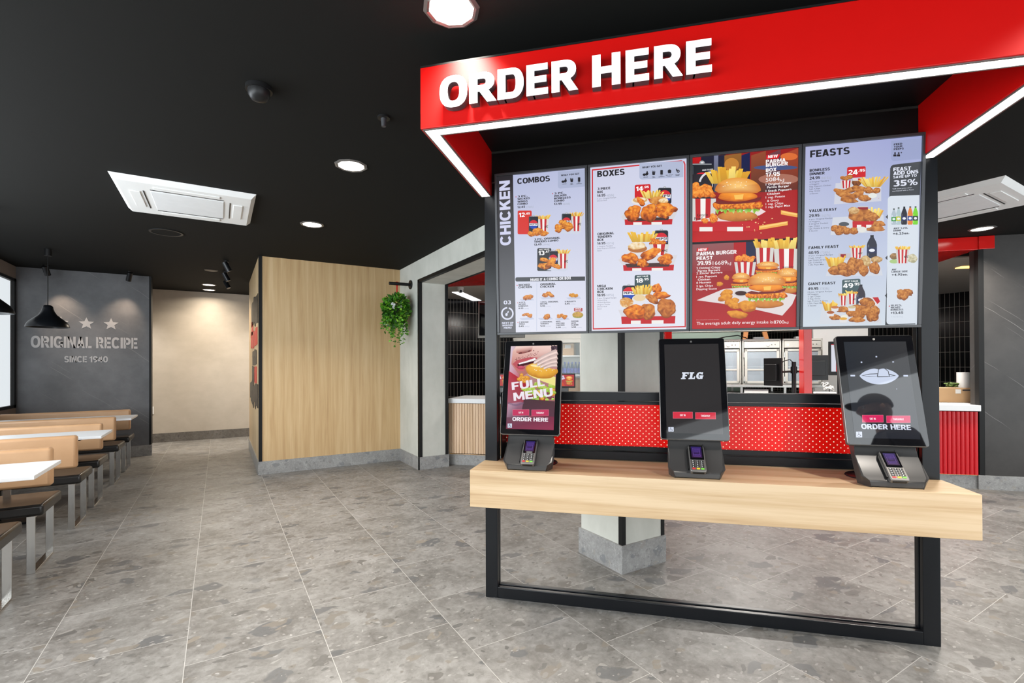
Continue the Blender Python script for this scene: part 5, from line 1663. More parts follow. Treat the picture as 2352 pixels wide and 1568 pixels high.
def kiosk(xc, label, corners, draw):
    t = thing('self_order_kiosk', label, 'kiosk', (xc, 2.60, .82), 'K', 'touch screen kiosks on the oak bench')
    # folded charcoal body: loft of half widths along the side profile
    sec = [(2.577, .820, .106), (2.577, .850, .114), (2.596, .868, .131), (2.680, .947, .131), (2.702, 1.02, .126), (2.775, 1.30, .126),
           (2.800, 1.30, .126), (2.752, 1.00, .126), (2.690, .90, .131), (2.650, .820, .128), (2.605, .820, .122)]
    n = len(sec)
    b = MB()
    vs_ = [(xc - h, v, z) for v, z, h in sec] + [(xc + h, v, z) for v, z, h in sec]
    fs = [(i, n + i, n + (i + 1) % n, (i + 1) % n) for i in range(n)]
    fs += [(0, 10, 9, 8, 3, 2, 1)[::1], (8, 7, 6, 5, 4, 3)]
    fs += [tuple(n + i for i in (1, 2, 3, 8, 9, 10, 0)), tuple(n + i for i in (3, 4, 5, 6, 7, 8))]
    b.add(vs_, fs)
    part('base', b, 'kiosk_metal', t, .005, True, seg=2)
    part('foot_disc', MB().lathe((xc + .01, 2.812, .82), [(.001, .008), (.115, .008), (.123, .005), (.125, 0)], 40), 'black_metal', t, 0, True)
    part('stand_pole', MB().cyl((xc + .01, 2.812, .826), (xc + .01, 2.812, 1.30), .018, 16), 'black_metal', t, 0, True)
    o = Vector((xc - KW / 2, KV0, KZ0))
    b = oprism(MB(), o, UX, KUY, KUN, rounded(0, KW, 0, KH, .013), -.030, -.003)
    h_ = part('display_housing', b, 'grey_metal', t, .003, True)
    b = oprism(MB(), o, UX, KUY, KUN, rounded(.003, KW - .003, .003, KH - .003, .011), -.006, 0)
    part('glass_front', b, 'glass_black', h_)
    b = MB()
    c = o + UX * KW / 2 + KUY * (KH - .020)
    b.cyl(c - KUN * .001, c + KUN * .0012, .0055, 20)
    part('camera_lens', b, 'grey_metal', h_, 0, True)
    p = Pic(KW, KH, corners)
    draw(p)
    p.build('display', 'screen_gloss', h_, o + KUN * .0006, UX, KUY, KUN)
    # card terminal lying on the sloped deck
    dy = Vector((0, .078, .074)).normalized(); dn = UX.cross(dy)
    q = Vector((xc + .006 - .039, 2.574, .843)) + dn * .012
    b = oprism(MB(), q, UX, dy, dn, [(.004, 0), (.074, 0), (.078, .012), (.078, .150), (.070, .166), (.008, .166), (0, .150), (0, .012)], -.013, .013)
    tm = part('payment_terminal', b, 'grey_metal', t, .004, True, 'grey card payment terminal with keypad', 2)
    b = oprism(MB(), q, UX, dy, dn, rounded(.006, .072, .070, .160, .004), .0125, .0142)
    part('terminal_screen', b, 'glass_black', tm)
    b = oprism(MB(), q, UX, dy, dn, [(.012, -.003), (.066, -.003), (.066, .003), (.012, .003)], -.004, .004)
    part('card_slot', b, 'black_plastic', tm)
    b = oprism(MB(), q, UX, dy, dn, [(-.008, .02), (-.001, .02), (-.001, .15), (-.008, .13)], -.012, .006)
    part('cradle', b, 'black_plastic', tm)
    b = MB().tube([q + UX * .072 + dy * .160 - dn * .004, q + UX * .076 + dy * .176 + dn * .004, q + UX * .078 + dy * .186 - dn * .004], .003, 8)
    part('stylus', b, 'black_plastic', tm, 0, True)
    for r in range(5):
        for c_ in range(3):
            x, y = .0105 + .0205 * c_, .0115 + .0112 * r
            b = oprism(MB(), q, UX, dy, dn, rounded(x, x + .0155, y, y + .0082, .002, 2), .0125, .0150)
            m_ = ('red_key', 'yellow_key', 'green_key')[c_] if r == 0 else 'dark_key'
            part('key', b, m_, tm, label={'red_key': 'red key', 'yellow_key': 'yellow key', 'green_key': 'green key'}.get(m_))
            if r:
                b = oprism(MB(), q, UX, dy, dn, [(x + .004, y + .002), (x + .008, y + .002), (x + .008, y + .0062), (x + .004, y + .0062)], .0150, .0152)
                part('key_digit', b, 'white_plastic', tm)
    sp = Pic(.050, .068, [(0, 0), (50, 0), (50, 68), (0, 68)])
    sp.grad([(0, 68), (50, 68), (50, 0), (0, 0)], [(48, 4, 58), (52, 6, 64), (34, 12, 96), (30, 10, 88)])
    for x0, y0, x1, y1 in ((8, 8, 42, 9.5), (8, 60, 42, 61.5), (8, 8, 9.5, 61), (40.5, 8, 42, 61)): sp.rect(x0, y0, x1, y1, (112, 78, 160))
    for y, w in ((14, 26), (20, 22), (26, 26), (32, 20), (48, 28), (53, 24)):
        for x in range(0, w, 5): sp.rect(25 - w / 2 + x, y, 25 - w / 2 + x + 4, y + 3, (92, 58, 150))
    sp.build('terminal_display', 'screen', tm, q + UX * .014 + dy * .082 + dn * .0146, UX, dy, dn)
    return t


def wheelchair(p, x0, y0, x1, y1):
    w, h = x1 - x0, y1 - y0
    p.rrect(x0, y0, x1, y1, w * .06, (206, 212, 228))
    k = (40, 50, 70)
    p.ell(x0 + w * .45, y0 + h * .20, w * .08, h * .08, k, 12)
    p.ring(x0 + w * .48, y0 + h * .64, w * .18, w * .23, k, 0, 300)
    p.poly([(x0 + w * .42, y0 + h * .58), (x0 + w * .50, y0 + h * .58), (x0 + w * .48, y0 + h * .30), (x0 + w * .40, y0 + h * .30)], k)
    p.rect(x0 + w * .44, y0 + h * .52, x0 + w * .70, y0 + h * .58, k)
    p.poly([(x0 + w * .76, y0 + h * .78), (x0 + w * .84, y0 + h * .76), (x0 + w * .72, y0 + h * .53), (x0 + w * .65, y0 + h * .55)], k)


def buttons(p, a, b_, cap, pink=(206, 34, 78)):
    for (x0, y0, x1, y1), w in ((a, 'EAT IN'), (b_, 'TAKEAWAY')):
        p.rect(x0 - 2, y0 - 2, x1 + 2, y1 + 2, (240, 130, 150))
        p.rect(x0, y0, x1, y1, pink)
        cw = (x1 - x0) * (.28 if len(w) < 7 else .46)
        p.text(w, (x0 + x1 - cw) / 2, (x0 + x1 + cw) / 2, (y0 + y1 + cap) / 2, cap, (250, 235, 240), .03)


def draw_face(p):
    SK, SH_, SL = (226, 180, 166), (176, 110, 100), (246, 216, 206)
    p.grad([(145, 1000), (635, 1017), (667, 145), (195, 147)], [(120, 40, 60), (140, 40, 62), (206, 160, 152), (214, 190, 200)])
    p.grad([(195, 147), (250, 160), (300, 480), (180, 420)], [(216, 200, 214), (206, 170, 180), (190, 70, 80), (206, 170, 190)])
    p.grad([(175, 400), (290, 480), (640, 760), (635, 1017), (145, 1000), (150, 900)], [(190, 50, 66), (170, 24, 36), (150, 20, 40), (120, 30, 56), (96, 40, 60), (150, 100, 120)])
    # lower face: cheeks, nose, lips
    p.grad([(250, 147), (665, 145), (660, 300), (520, 330), (300, 470), (200, 330), (215, 200)], [SL, SL, SK, SH_, SH_, (200, 130, 124), SK])
    p.grad([(250, 160), (420, 150), (410, 200), (360, 215), (300, 228), (252, 214)], [SL, (240, 200, 190), (186, 110, 100), (120, 54, 50), (150, 80, 74), (190, 120, 110)])
    p.ell(292, 220, 20, 8, (96, 36, 36), 14, -.2); p.ell(384, 200, 16, 7, (110, 46, 44), 14, -.3)
    for k in range(60):
        x = 240 + p.rnd.uniform(0, 240); y = 290 - (x - 240) * .28 + p.rnd.uniform(-20, 14)
        p.ell(x, y, 3, 5, (150, 96, 92), 6)
    p.ell(430, 196, 5, 6, (90, 40, 40), 10)
    p.poly([(214, 330), (255, 292), (330, 276), (400, 262), (470, 268), (440, 300), (330, 318), (270, 334), (262, 372), (250, 372)][::-1], (190, 84, 92))
    p.poly([(262, 334), (330, 316), (446, 290), (440, 320), (330, 350), (290, 366), (268, 360)][::-1], (70, 14, 22))
    p.poly([(274, 322), (340, 306), (440, 272), (456, 284), (430, 300), (340, 322), (282, 336)][::-1], (248, 244, 244))
    for x in (300, 326, 352, 380, 408): p.rect(x, 314 - (x - 300) * .3, x + 2, 332 - (x - 300) * .32, (206, 190, 194))
    p.blob(300, 368, 40, 18, 3, ((220, 110, 130), (190, 70, 96), (140, 30, 50)), .05, mott=.1)
    p.poly([(254, 372), (290, 388), (330, 392), (330, 404), (284, 402), (258, 390)][::-1], (206, 100, 108))
    p.rect(608, 150, 668, 240, (90, 70, 80))
    for k in range(24):
        x = 608 + p.rnd.uniform(0, 56); y = 150 + p.rnd.uniform(0, 80)
        p.ell(x, y, 4, 12, (60, 40, 50), 8, p.rnd.uniform(-.6, .6))
    # roll with filling
    p.pile(500, 600, 150, 60, 16, 40, 21, pal=((206, 226, 130), (170, 196, 66), (120, 140, 40)))
    p.pile(330, 470, 60, 40, 12, 27, 5, pal=((248, 194, 84), (222, 146, 44), (150, 84, 20)))
    p.poly([(372, 440), (420, 470), (520, 512), (650, 560), (652, 470), (520, 430), (420, 404)][::-1], (238, 226, 140))
    p.blob(512, 400, 168, 80, 14, ((255, 214, 110), (232, 170, 52), (176, 108, 26)), .035, rot=.10, mott=.05, nr=8, ns=40)
    p.ell(455, 352, 60, 13, (255, 232, 160), 20, .12)
    for k in range(16): p.ell(420 + p.rnd.uniform(0, 220), 350 + p.rnd.uniform(0, 60), 5, 3, (255, 246, 214), 8, .4)
    for k in range(34):
        x, y = 380 + p.rnd.uniform(0, 262), 560 + p.rnd.uniform(0, 140)
        p.blob(x, y, p.rnd.uniform(14, 30), p.rnd.uniform(9, 20), k, p.rnd.choice([((206, 232, 100), (150, 196, 54), (96, 136, 30)), ((246, 200, 90), (216, 150, 44), (160, 90, 20)), ((220, 240, 150), (170, 206, 84), (110, 150, 40)), ((150, 80, 90), (120, 50, 70), (90, 30, 50))]), .14, nr=3, ns=12)
    # hand: four fingers over the roll, each shaded across its width
    p.grad([(560, 262), (610, 214), (668, 190), (668, 392), (600, 380)][::-1], [(196, 140, 140), (190, 130, 130), (224, 176, 172), (238, 206, 202), (214, 160, 158)])
    for (x0, y0, x1, y1, r0, r1) in ((424, 330, 668, 212, 17, 30), (456, 352, 668, 262, 16, 27), (492, 370, 668, 308, 15, 24), (528, 384, 668, 350, 13, 20)):
        nq, na = 14, 6
        dx, dy = x1 - x0, y1 - y0
        l = math.hypot(dx, dy); nx, ny = -dy / l, dx / l
        pts, cols = [], []
        for i in range(nq + 1):
            q = i / nq
            r = (r0 + (r1 - r0) * q) * min(1, math.sqrt(max(0, 1 - (1 - q * 9) ** 2)) if q < .11 else 1) * (1 + .07 * math.cos(q * 14))
            cx, cy_ = x0 + dx * q, y0 + dy * q - 12 * math.sin(q * 3.1)
            for j in range(na + 1):
                w = -1 + 2 * j / na
                pts.append(p.m(cx + nx * r * w, cy_ + ny * r * w))
                lit = 1 - .42 * max(0, w) ** 1.5 - .10 * (1 - w) * (w < 0)
                base = (252, 224, 216) if not (i < 3 and abs(w) < .5 and w < .3) else (255, 240, 238)
                cols.append(rgb(base[0] * lit, base[1] * (lit - .05 * (1 - lit)), base[2] * (lit - .03 * (1 - lit))))
        p.raw(pts, [(i * (na + 1) + j, i * (na + 1) + j + 1, (i + 1) * (na + 1) + j + 1, (i + 1) * (na + 1) + j) for i in range(nq) for j in range(na)], cols)
    # shirt, chain
    p.grad([(165, 740), (300, 720), (420, 800), (330, 960), (146, 1000)], [(190, 150, 170), (150, 100, 124), (90, 60, 76), (70, 50, 60), (90, 70, 84)])
    p.grad([(330, 690), (650, 720), (640, 880), (300, 860)], [(72, 44, 50), (80, 50, 54), (90, 50, 66), (80, 46, 58)])
    for k in range(15):
        a = k / 14
        p.ring(172 + 150 * a, 732 + 22 * math.sin(a * 3.1), 6, 9, (110, 90, 116))
    p.grad([(145, 1000), (635, 1017), (640, 880), (152, 880)], [(120, 52, 74), (150, 50, 80), (120, 40, 66), (110, 70, 86)])
    for w, x0, x1, yb, c in (('FULL', 208, 545, 600, 80), ('MENU', 226, 632, 712, 84)):
        p.text(w, x0, x1, yb, c, (238, 230, 238), .045, 8)
    buttons(p, (216, 803, 382, 861), (410, 806, 583, 866), 18, (196, 50, 92))
    p.text('ORDER HERE', 210, 578, 918, 40, (244, 238, 244), .05)
    wheelchair(p, 162, 945, 207, 990)


def draw_logo(p):
    p.poly([(133, 1023), (643, 1037), (618, 200), (127, 203)], (40, 37, 35))
    def sl(*pts):      # slab serif strokes, leaning right
        p.poly([(x + (526 - y) * .20, y) for x, y in pts][::-1], (222, 228, 240))
    for x in (272, 340):
        sl((x, 526), (x + 42, 526), (x + 42, 514), (x, 514)); sl((x + 9, 526), (x + 32, 526), (x + 32, 462), (x + 9, 462)); sl((x, 474), (x + 42, 474), (x + 42, 462), (x, 462))
    sl((300, 475), (334, 475), (334, 462), (300, 462)); sl((325, 484), (334, 484), (334, 462), (325, 462)); sl((300, 500), (322, 500), (322, 488), (300, 488))
    sl((360, 526), (398, 526), (398, 513), (360, 513)); sl((389, 526), (398, 526), (398, 500), (389, 500))
    g = [(436 + 30 * math.cos(math.radians(q)), 494 + 33 * math.sin(math.radians(q))) for q in range(-40, -331, -12)]
    gi = [(436 + 10 * math.cos(math.radians(q)), 494 + 20 * math.sin(math.radians(q))) for q in range(-40, -331, -12)]
    for k in range(len(g) - 1): sl(g[k], g[k + 1], gi[k + 1], gi[k])
    sl((434, 504), (470, 504), (470, 492), (434, 492)); sl((446, 526), (466, 526), (466, 496), (446, 496)); sl((452, 484), (462, 484), (462, 462), (452, 462))
    buttons(p, (194, 830, 370, 888), (398, 836, 578, 894), 17, (214, 46, 66))
    wheelchair(p, 148, 968, 197, 1012)


def draw_lips(p):
    p.grad([(400, 1022), (968, 1037), (870, 178), (327, 182)], [(24, 28, 34), (18, 22, 30), (46, 46, 46), (30, 36, 42)])
    c = (196, 206, 228)
    top = []
    for k in range(41):
        a = PI * k / 40
        x = 627 - 170 * math.cos(a)
        top.append((x, 482 - 66 * math.sin(a) ** 1.5 * (1.03 - .16 * math.exp(-((x - 624) / 26) ** 2))))
    bot = [(627 + 170 * math.cos(PI * k / 40), 482 + 75 * math.sin(PI * k / 40) ** 1.5) for k in range(41)]
    p.poly((top + bot)[::-1], c)
    d = (18, 22, 28)
    p.poly([(472, 480), (545, 463), (616, 460), (612, 486), (540, 490)][::-1], d); p.poly([(486, 480), (548, 469), (612, 466), (608, 484), (545, 486)][::-1], c)
    p.poly([(716, 466), (775, 480), (700, 492), (610, 494), (612, 487), (716, 486)][::-1], d); p.poly([(718, 474), (756, 481), (716, 486)][::-1], c)
    for pts in ([(612, 490), (622, 428), (628, 420)], [(628, 424), (640, 418)], [(676, 416), (706, 440), (716, 490)]):
        for (xa, ya), (xb, yb) in zip(pts, pts[1:]):
            l = math.hypot(xb - xa, yb - ya); nx, ny = -(yb - ya) / l * 3, (xb - xa) / l * 3
            p.poly([(xa - nx, ya - ny), (xb - nx, yb - ny), (xb + nx, yb + ny), (xa + nx, ya + ny)], d)
    for x, y, w, h in ((608, 313, 7, 6), (477, 362, 7, 6), (753, 359, 7, 5), (398, 480, 20, 7), (858, 481, 20, 7), (776, 597, 3, 3)):
        p.rrect(x - w, y - h, x + w, y + h, min(w, h) * .4, c)
    buttons(p, (470, 826, 650, 886), (680, 832, 884, 890), 17, (216, 26, 92))
    p.text('ORDER HERE', 460, 888, 944, 44, (214, 220, 238), .05)
    wheelchair(p, 412, 968, 464, 1018)


kiosk(-.533, 'kiosk showing a mouth biting a filled roll, left end of the oak bench', [(140, 93), (720, 92), (695, 1078), (80, 1055)], draw_face)
kiosk(.335, 'touch screen kiosk with a small white FLG logo on dark screen, middle of the bench', [(75, 148), (673, 145), (705, 1098), (75, 1080)], draw_logo)
kiosk(1.199, 'touch screen kiosk showing white lips on dark screen, at the right end of the bench', [(255, 130), (930, 118), (1050, 1105), (340, 1080)], draw_lips)

# ------------------------------------------------------------------ service counter and kitchen, seen through the stand
t = thing('service_counter', 'long service counter with white top, timber slats at left and red ribs at right', 'counter', (.6, 6.6, 0))
part('plinth', MB().box(-2.44, 3.798, 6.45, 7.0, 0, .148), 'skirting', t)
part('carcass', MB().box(-2.44, 3.78, 6.452, 7.08, .15, .862), 'black_plastic', t)
b = MB()
x = -2.44
while x < .2:
    b.box(x, x + .0362, 6.42, 6.452, .165, .860); x += .0395
part('slat_front', b, 'timber_slat', t, .004, label='vertical pale timber slats')
pts = []
x, n = .25, 0
while x < 3.77:
    for k in range(8):
        a = PI * k / 8
        pts.append((x + .021 - .021 * math.cos(a), 6.452 - .006 - .022 * math.sin(a)))
    x += .042
pts += [(x, 6.452), (.25, 6.452)]
b = MB()
n = len(pts)
b.add([(p[0], p[1], .155) for p in pts] + [(p[0], p[1], .856) for p in pts], [(i, (i + 1) % n, n + (i + 1) % n, n + i) for i in range(n)])
part('ribbed_front', b, 'red_rib', t, label='glossy red vertical ribs')
part('glow_strip', MB().box(-2.44, 3.78, 6.455, 6.462, .149, .156), 'strip_warm', t, label='warm light line under the front')
part('countertop', MB().prism([(-2.44, 6.40), (3.785, 6.40), (3.785, 6.63), (4.3, 6.63), (4.3, 7.12), (-2.44, 7.12)], 'z', .864, .928), 'white_lam', t, .003, label='white countertop')


def kbox(name, label, cat, x0, x1, v0, v1, z0, z1, mat, group=None, bevel=.003):
    return single(name, MB().box(x0, x1, v0, v1, z0, z1), mat, label, cat, ((x0 + x1) / 2, (v0 + v1) / 2, z0), 'K', group, bevel)


# red posts between counter and bulkhead
for x0, lb in ((2.088, 'bright red post standing on counter beside the monitors'), (.470, 'red post just right of the concrete column')):
    kbox('counter_post', lb, 'post', x0, x0 + .09, 6.58, 6.75, .928, 2.65, 'red_glossy', 'red counter posts')

# drinks fridge
FX0, FX1, FV = -2.10, -.80, 8.95
t = thing('drinks_fridge', 'cream framed glass door drinks fridge behind the left kiosk', 'fridge', ((FX0 + FX1) / 2, FV + .3, 0))
b = MB().box(FX0, FX1, FV + .56, FV + .6, 0, 1.98).box(FX0, FX0 + .03, FV + .04, FV + .56, 0, 1.98).box(FX1 - .03, FX1, FV + .04, FV + .56, 0, 1.98)
b.box(FX0, FX1, FV + .04, FV + .56, 0, .12).box(FX0, FX1, FV + .0, FV + .6, 1.87, 1.98)
part('cabinet', b, 'steel_light', t)
for a, c in ((FX0 + .005, (FX0 + FX1) / 2 - .003), ((FX0 + FX1) / 2 + .003, FX1 - .005)):
    d = part('door', MB().box(a, a + .045, FV, FV + .035, .12, 1.865).box(c - .045, c, FV, FV + .035, .12, 1.865).box(a + .045, c - .045, FV, FV + .035, .12, .17).box(a + .045, c - .045, FV, FV + .035, 1.80, 1.865), 'steel_light', t)
    part('pane', MB().box(a + .045, c - .045, FV + .015, FV + .02, .17, 1.80), 'fridge_glass', d)
for z in (.5, .86, 1.19, 1.545):
    part('shelf', MB().box(FX0 + .03, FX1 - .03, FV + .06, FV + .54, z, z + .025), 'white_plastic', t)
part('inner_light', MB().box(FX0 + .06, FX1 - .06, FV + .05, FV + .08, 1.845, 1.865), 'panel_light', t)
R = random.Random(3)
for k in range(11):
    x = FX1 - .07 - .068 * k
    t = thing('water_bottle', 'clear bottle with blue cap and label on the middle fridge shelf', 'bottle', (x, FV + .14, 1.215), 'K', 'blue capped bottles on the fridge shelf')
    part('body', MB().lathe((x, FV + .14, 1.215), [(.001, 0), (.030, 0), (.032, .01), (.032, .13), (.024, .17), (.012, .195), (.012, .205)], 16), 'bottle', t, 0, True)
    part('label', MB().lathe((x, FV + .14, 1.245), [(.0328, 0), (.0328, .085)], 16), 'bottle_label', t, 0, True)
    part('cap', MB().cyl((x, FV + .14, 1.418), (x, FV + .14, 1.442), .014, 14), 'cap', t)
t = thing('carton', 'cardboard carton with white label on the upper fridge shelf', 'box', (-1.0, FV + .3, 1.57))
part('box', MB().box(-1.25, -.97, FV + .12, FV + .45, 1.57, 1.79), 'card', t, .003)
part('label', MB().box(-1.14, -1.03, FV + .118, FV + .12, 1.70, 1.76), 'paper', t)
kbox('carton', 'plain brown carton on the lowest visible fridge shelf', 'box', -1.12, -.84, FV + .12, FV + .45, .886, 1.15, 'card')


def pos(x, v, label):
    t = thing('counter_display', label, 'screen', (x, v, .93), 'K', 'small customer displays on the counter')
    part('base', MB().box(x - .09, x + .09, v - .02, v + .16, .929, .945), 'black_plastic', t, .004)
    part('stem', MB().box(x - .05, x + .05, v + .05, v + .09, .94, 1.10), 'kiosk_metal', t, .004)
    part('housing', MB().box(x - .155, x + .155, v, v + .03, 1.06, 1.268), 'black_plastic', t, .006)
    p = Pic(.28, .165, [(0, 0), (280, 0), (280, 165), (0, 165)])
    p.rect(0, 0, 280, 165, (176, 40, 40)); p.poly([(0, 100), (150, 60), (130, 10), (0, 30)], (214, 200, 222))
    p.text('WHAT A DEAL', 14, 130, 66, 14, (120, 60, 130), .03, 12)
    p.burger(160, 260, 20, 120, 3); p.poly([(60, 165), (150, 165), (120, 110), (70, 120)], (200, 60, 20)); p.blob(210, 130, 50, 16, 3)
    p.build('display', 'screen', t, (x - .14, v - .0008, 1.085), Vector((1, 0, 0)), Vector((0, 0, 1)), Vector((0, -1, 0)))


pos(-.885, 6.98, 'small counter display with red burger picture right of the left kiosk')
pos(-1.83, 6.98, 'small counter display mostly hidden at the left kiosk\'s left edge')

# heated holding cabinets on a steel bench
t = thing('steel_bench', 'long stainless work bench carrying the holding cabinets', 'bench', (2.0, 8.9, 0))
part('worktop', MB().box(.95, 3.12, 8.52, 9.3, 1.02, 1.06), 'steel', t, .003)
part('undershelf', MB().box(.95, 3.12, 8.52, 9.3, .905, .925), 'steel', t, .003)
for x in (.97, 1.78, 2.42, 3.07):
    part('leg', MB().box(x, x + .035, 8.53, 8.565, 0, 1.02), 'steel', t)
    part('leg', MB().box(x, x + .035, 9.25, 9.285, 0, 1.02), 'steel', t)


def cabinet(x0, label):
    x1, v, z0, z1 = x0 + .575, 8.60, 1.062, 1.80
    t = thing('holding_cabinet', label, 'cabinet', ((x0 + x1) / 2, v + .3, z0), 'K', 'stainless holding cabinets')
    b = MB().box(x0, x0 + .02, v, v + .62, z0, z1).box(x1 - .02, x1, v, v + .62, z0, z1).box(x0, x1, v + .6, v + .62, z0, z1).box(x0, x1, v, v + .62, z1 - .03, z1).box(x0, x1, v, v + .62, z0, z0 + .03)
    part('body', b, 'steel_light', t, .002)
    part('control_panel', MB().box(x0 + .025, x1 - .025, v - .008, v + .01, z1 - .145, z1 - .04), 'steel_light', t, .002, label='pale control panel')
    part('dial', MB().cyl((x1 - .20, v - .02, z1 - .092), (x1 - .20, v - .008, z1 - .092), .026, 24), 'white_plastic', t, .002, True)
    part('indicator', MB().box(x0 + .06, x0 + .09, v - .012, v - .008, z1 - .115, z1 - .085), 'led_green', t)
    for dx in (.14, .09):
        part('knob', MB().cyl((x1 - dx, v - .014, z1 - .092), (x1 - dx, v - .008, z1 - .092), .006, 10), 'black_plastic', t)
    d0, d1, e0, e1 = x0 + .03, x1 - .03, z0 + .02, z1 - .165
    b = MB().box(d0, d0 + .04, v - .02, v, e0, e1).box(d1 - .04, d1, v - .02, v, e0, e1).box(d0, d1, v - .02, v, e1 - .035, e1).box(d0, d1, v - .02, v, e0, e0 + .035).box(d0 + .04, d1 - .04, v - .015, v, (e0 + e1) / 2 - .07, (e0 + e1) / 2 - .045)
    d = part('door', b, 'steel_light', t, .002)
    part('pane', MB().box(d0 + .04, d1 - .04, v - .01, v - .006, e0 + .035, e1 - .035), 'glass', d)
    for z in (.28, .52):
        part('tray', MB().box(x0 + .03, x1 - .03, v + .03, v + .58, z0 + z, z0 + z + .015), 'steel', t)
    for z in (z1 - .30, z0 + .05):
        part('hinge', MB().box(x0 + .012, x0 + .03, v - .025, v - .002, z, z + .08), 'steel', t)
    part('inner_back', MB().box(x0 + .02, x1 - .02, v + .58, v + .6, z0 + .03, z1 - .03), 'grey_metal', t)


cabinet(1.235, 'stainless holding cabinet half hidden behind the middle kiosk')
cabinet(1.828, 'stainless holding cabinet standing fully clear beside the middle kiosk')
cabinet(2.425, 'stainless holding cabinet behind the red post and monitors')
kbox('junction_box', 'small white box on top of the fully visible holding cabinet', 'box', 2.02, 2.17, 8.65, 8.75, 1.802, 1.835, 'white_plastic')
kbox('junction_box', 'small white box on top of the holding cabinet behind the post', 'box', 2.63, 2.76, 8.65, 8.75, 1.802, 1.835, 'white_plastic')
kbox('paper_pack', 'flat printed paper pack on undershelf below the holding cabinets', 'pack', 1.84, 2.20, 8.55, 8.85, .926, .985, 'paper')
kbox('kitchen_partition', 'pale green steel partition behind the holding cabinets', 'partition', .65, 2.05, 9.75, 9.82, .9, 2.3, 'green_wall')
for x, lb in ((1.92, 'left orange brown slanted chute leg above the holding cabinets'), (2.16, 'right orange brown slanted chute leg above the holding cabinets')):
    b = MB().prism([(x, 1.81), (x + .07, 1.81), (x + .13, 2.2), (x + .06, 2.2)] if x < 2 else [(x + .10, 1.81), (x + .17, 1.81), (x + .08, 2.2), (x + .01, 2.2)], 'y', 9.0, 9.05)
    single('chute_leg', b, 'orange', lb, 'support', (x, 9.0, 1.81), 'K', 'orange brown chute legs')
single('cable', MB().tube([(1.4, 8.72, 1.806), (1.6, 8.7, 1.85), (1.78, 8.7, 1.87), (1.90, 8.7, 1.83), (1.93, 8.7, 1.808)], .008, 8), 'black_plastic', 'black cable looping over the holding cabinets', 'cable', (1.6, 8.7, 1.806), smooth=True)
kbox('hood_shelf', 'long pale steel shelf edge high above the holding cabinets', 'shelf', .6, 2.62, 8.45, 8.75, 1.925, 1.96, 'steel_light')

# pair of till monitors on one pole
t = thing('monitor_stand', 'two black till monitors on one pole seen from behind', 'monitor', (2.09, 6.95, .928))
part('pole', MB().cyl((2.09, 6.95, .928), (2.09, 6.95, 1.42), .026, 18).cyl((2.09, 6.95, .928), (2.09, 6.95, 1.0), .036, 18), 'black_plastic', t, 0, True)
part('clamp', MB().cyl((2.09, 6.95, 1.27), (2.09, 6.95, 1.36), .038, 18), 'black_plastic', t, 0, True)
for s_, ang, cx, cz in ((-1, 62, 1.83, 1.29), (1, 14, 2.33, 1.345)):
    b = MB()
    w, h = (.30, .36) if s_ < 0 else (.34, .32)
    b.box(cx - w / 2, cx + w / 2, 6.93, 6.955, cz - h / 2, cz + h / 2)
    b.box(cx - w / 3, cx + w / 3, 6.895, 6.93, cz - h / 3.2, cz + h / 3.6)
    b.rot(0, (cx, 6.93, cz), Matrix.Rotation(math.radians(ang * s_), 3, 'Z'))
    mo = part('monitor', b, 'black_plastic', t, .005)
    part('arm', MB().tube([(2.09, 6.95, 1.30), ((2.09 + cx) / 2, 6.93, 1.29), (cx + .03 * -s_, 6.91, cz)], .014, 8), 'black_plastic', t, 0, True)
part('cord', MB().tube([(2.08, 6.94, 1.41), (2.03, 6.9, 1.45), (1.95, 6.88, 1.43), (1.90, 6.9, 1.36)], .006, 6), 'black_plastic', t, 0, True)

# right part of the kitchen
kbox('cold_room_door', 'tall white door panel behind the right kiosk', 'door', 3.20, 4.05, 9.6, 9.66, 0, 2.05, 'white_plastic')
t = thing('order_monitor', 'black framed order monitor with white and red page by the right kiosk', 'monitor', (3.0, 8.0, .93))
part('pole', MB().cyl((3.02, 8.06, .93), (3.02, 8.06, 1.3), .02, 12), 'black_plastic', t, 0, True)
part('housing', MB().box(2.87, 3.35, 8.0, 8.03, 1.225, 1.72), 'black_plastic', t, .004)
p = Pic(.42, .40, [(0, 0), (420, 0), (420, 400), (0, 400)])
p.rect(0, 0, 420, 400, (214, 216, 226)); p.rect(0, 0, 420, 12, (200, 40, 50)); p.rect(60, 0, 78, 400, (200, 40, 50))
for k in range(9): p.rect(100, 40 + 38 * k, 380, 54 + 38 * k, (180, 184, 196))
p.build('display', 'screen', t, (2.90, 7.999, 1.28), Vector((1, 0, 0)), Vector((0, 0, 1)), Vector((0, -1, 0)))
kbox('back_counter', 'black back counter beside the holding cabinets', 'counter', 2.75, 3.7, 7.95, 8.45, 0, .93, 'black_plastic')
single('camera_arm', MB().box(3.02, 3.20, 7.4, 7.48, 1.64, 1.70).cyl((3.1, 7.30, 1.66), (3.1, 7.30, 2.652), .012, 8).box(3.09, 3.11, 7.29, 7.44, 1.66, 1.68).box(3.05, 3.25, 7.43, 7.45, 1.70, 1.715), 'black_plastic', 'small black bracket device above the right kiosk top edge', 'bracket', (3.1, 7.44, 1.64))
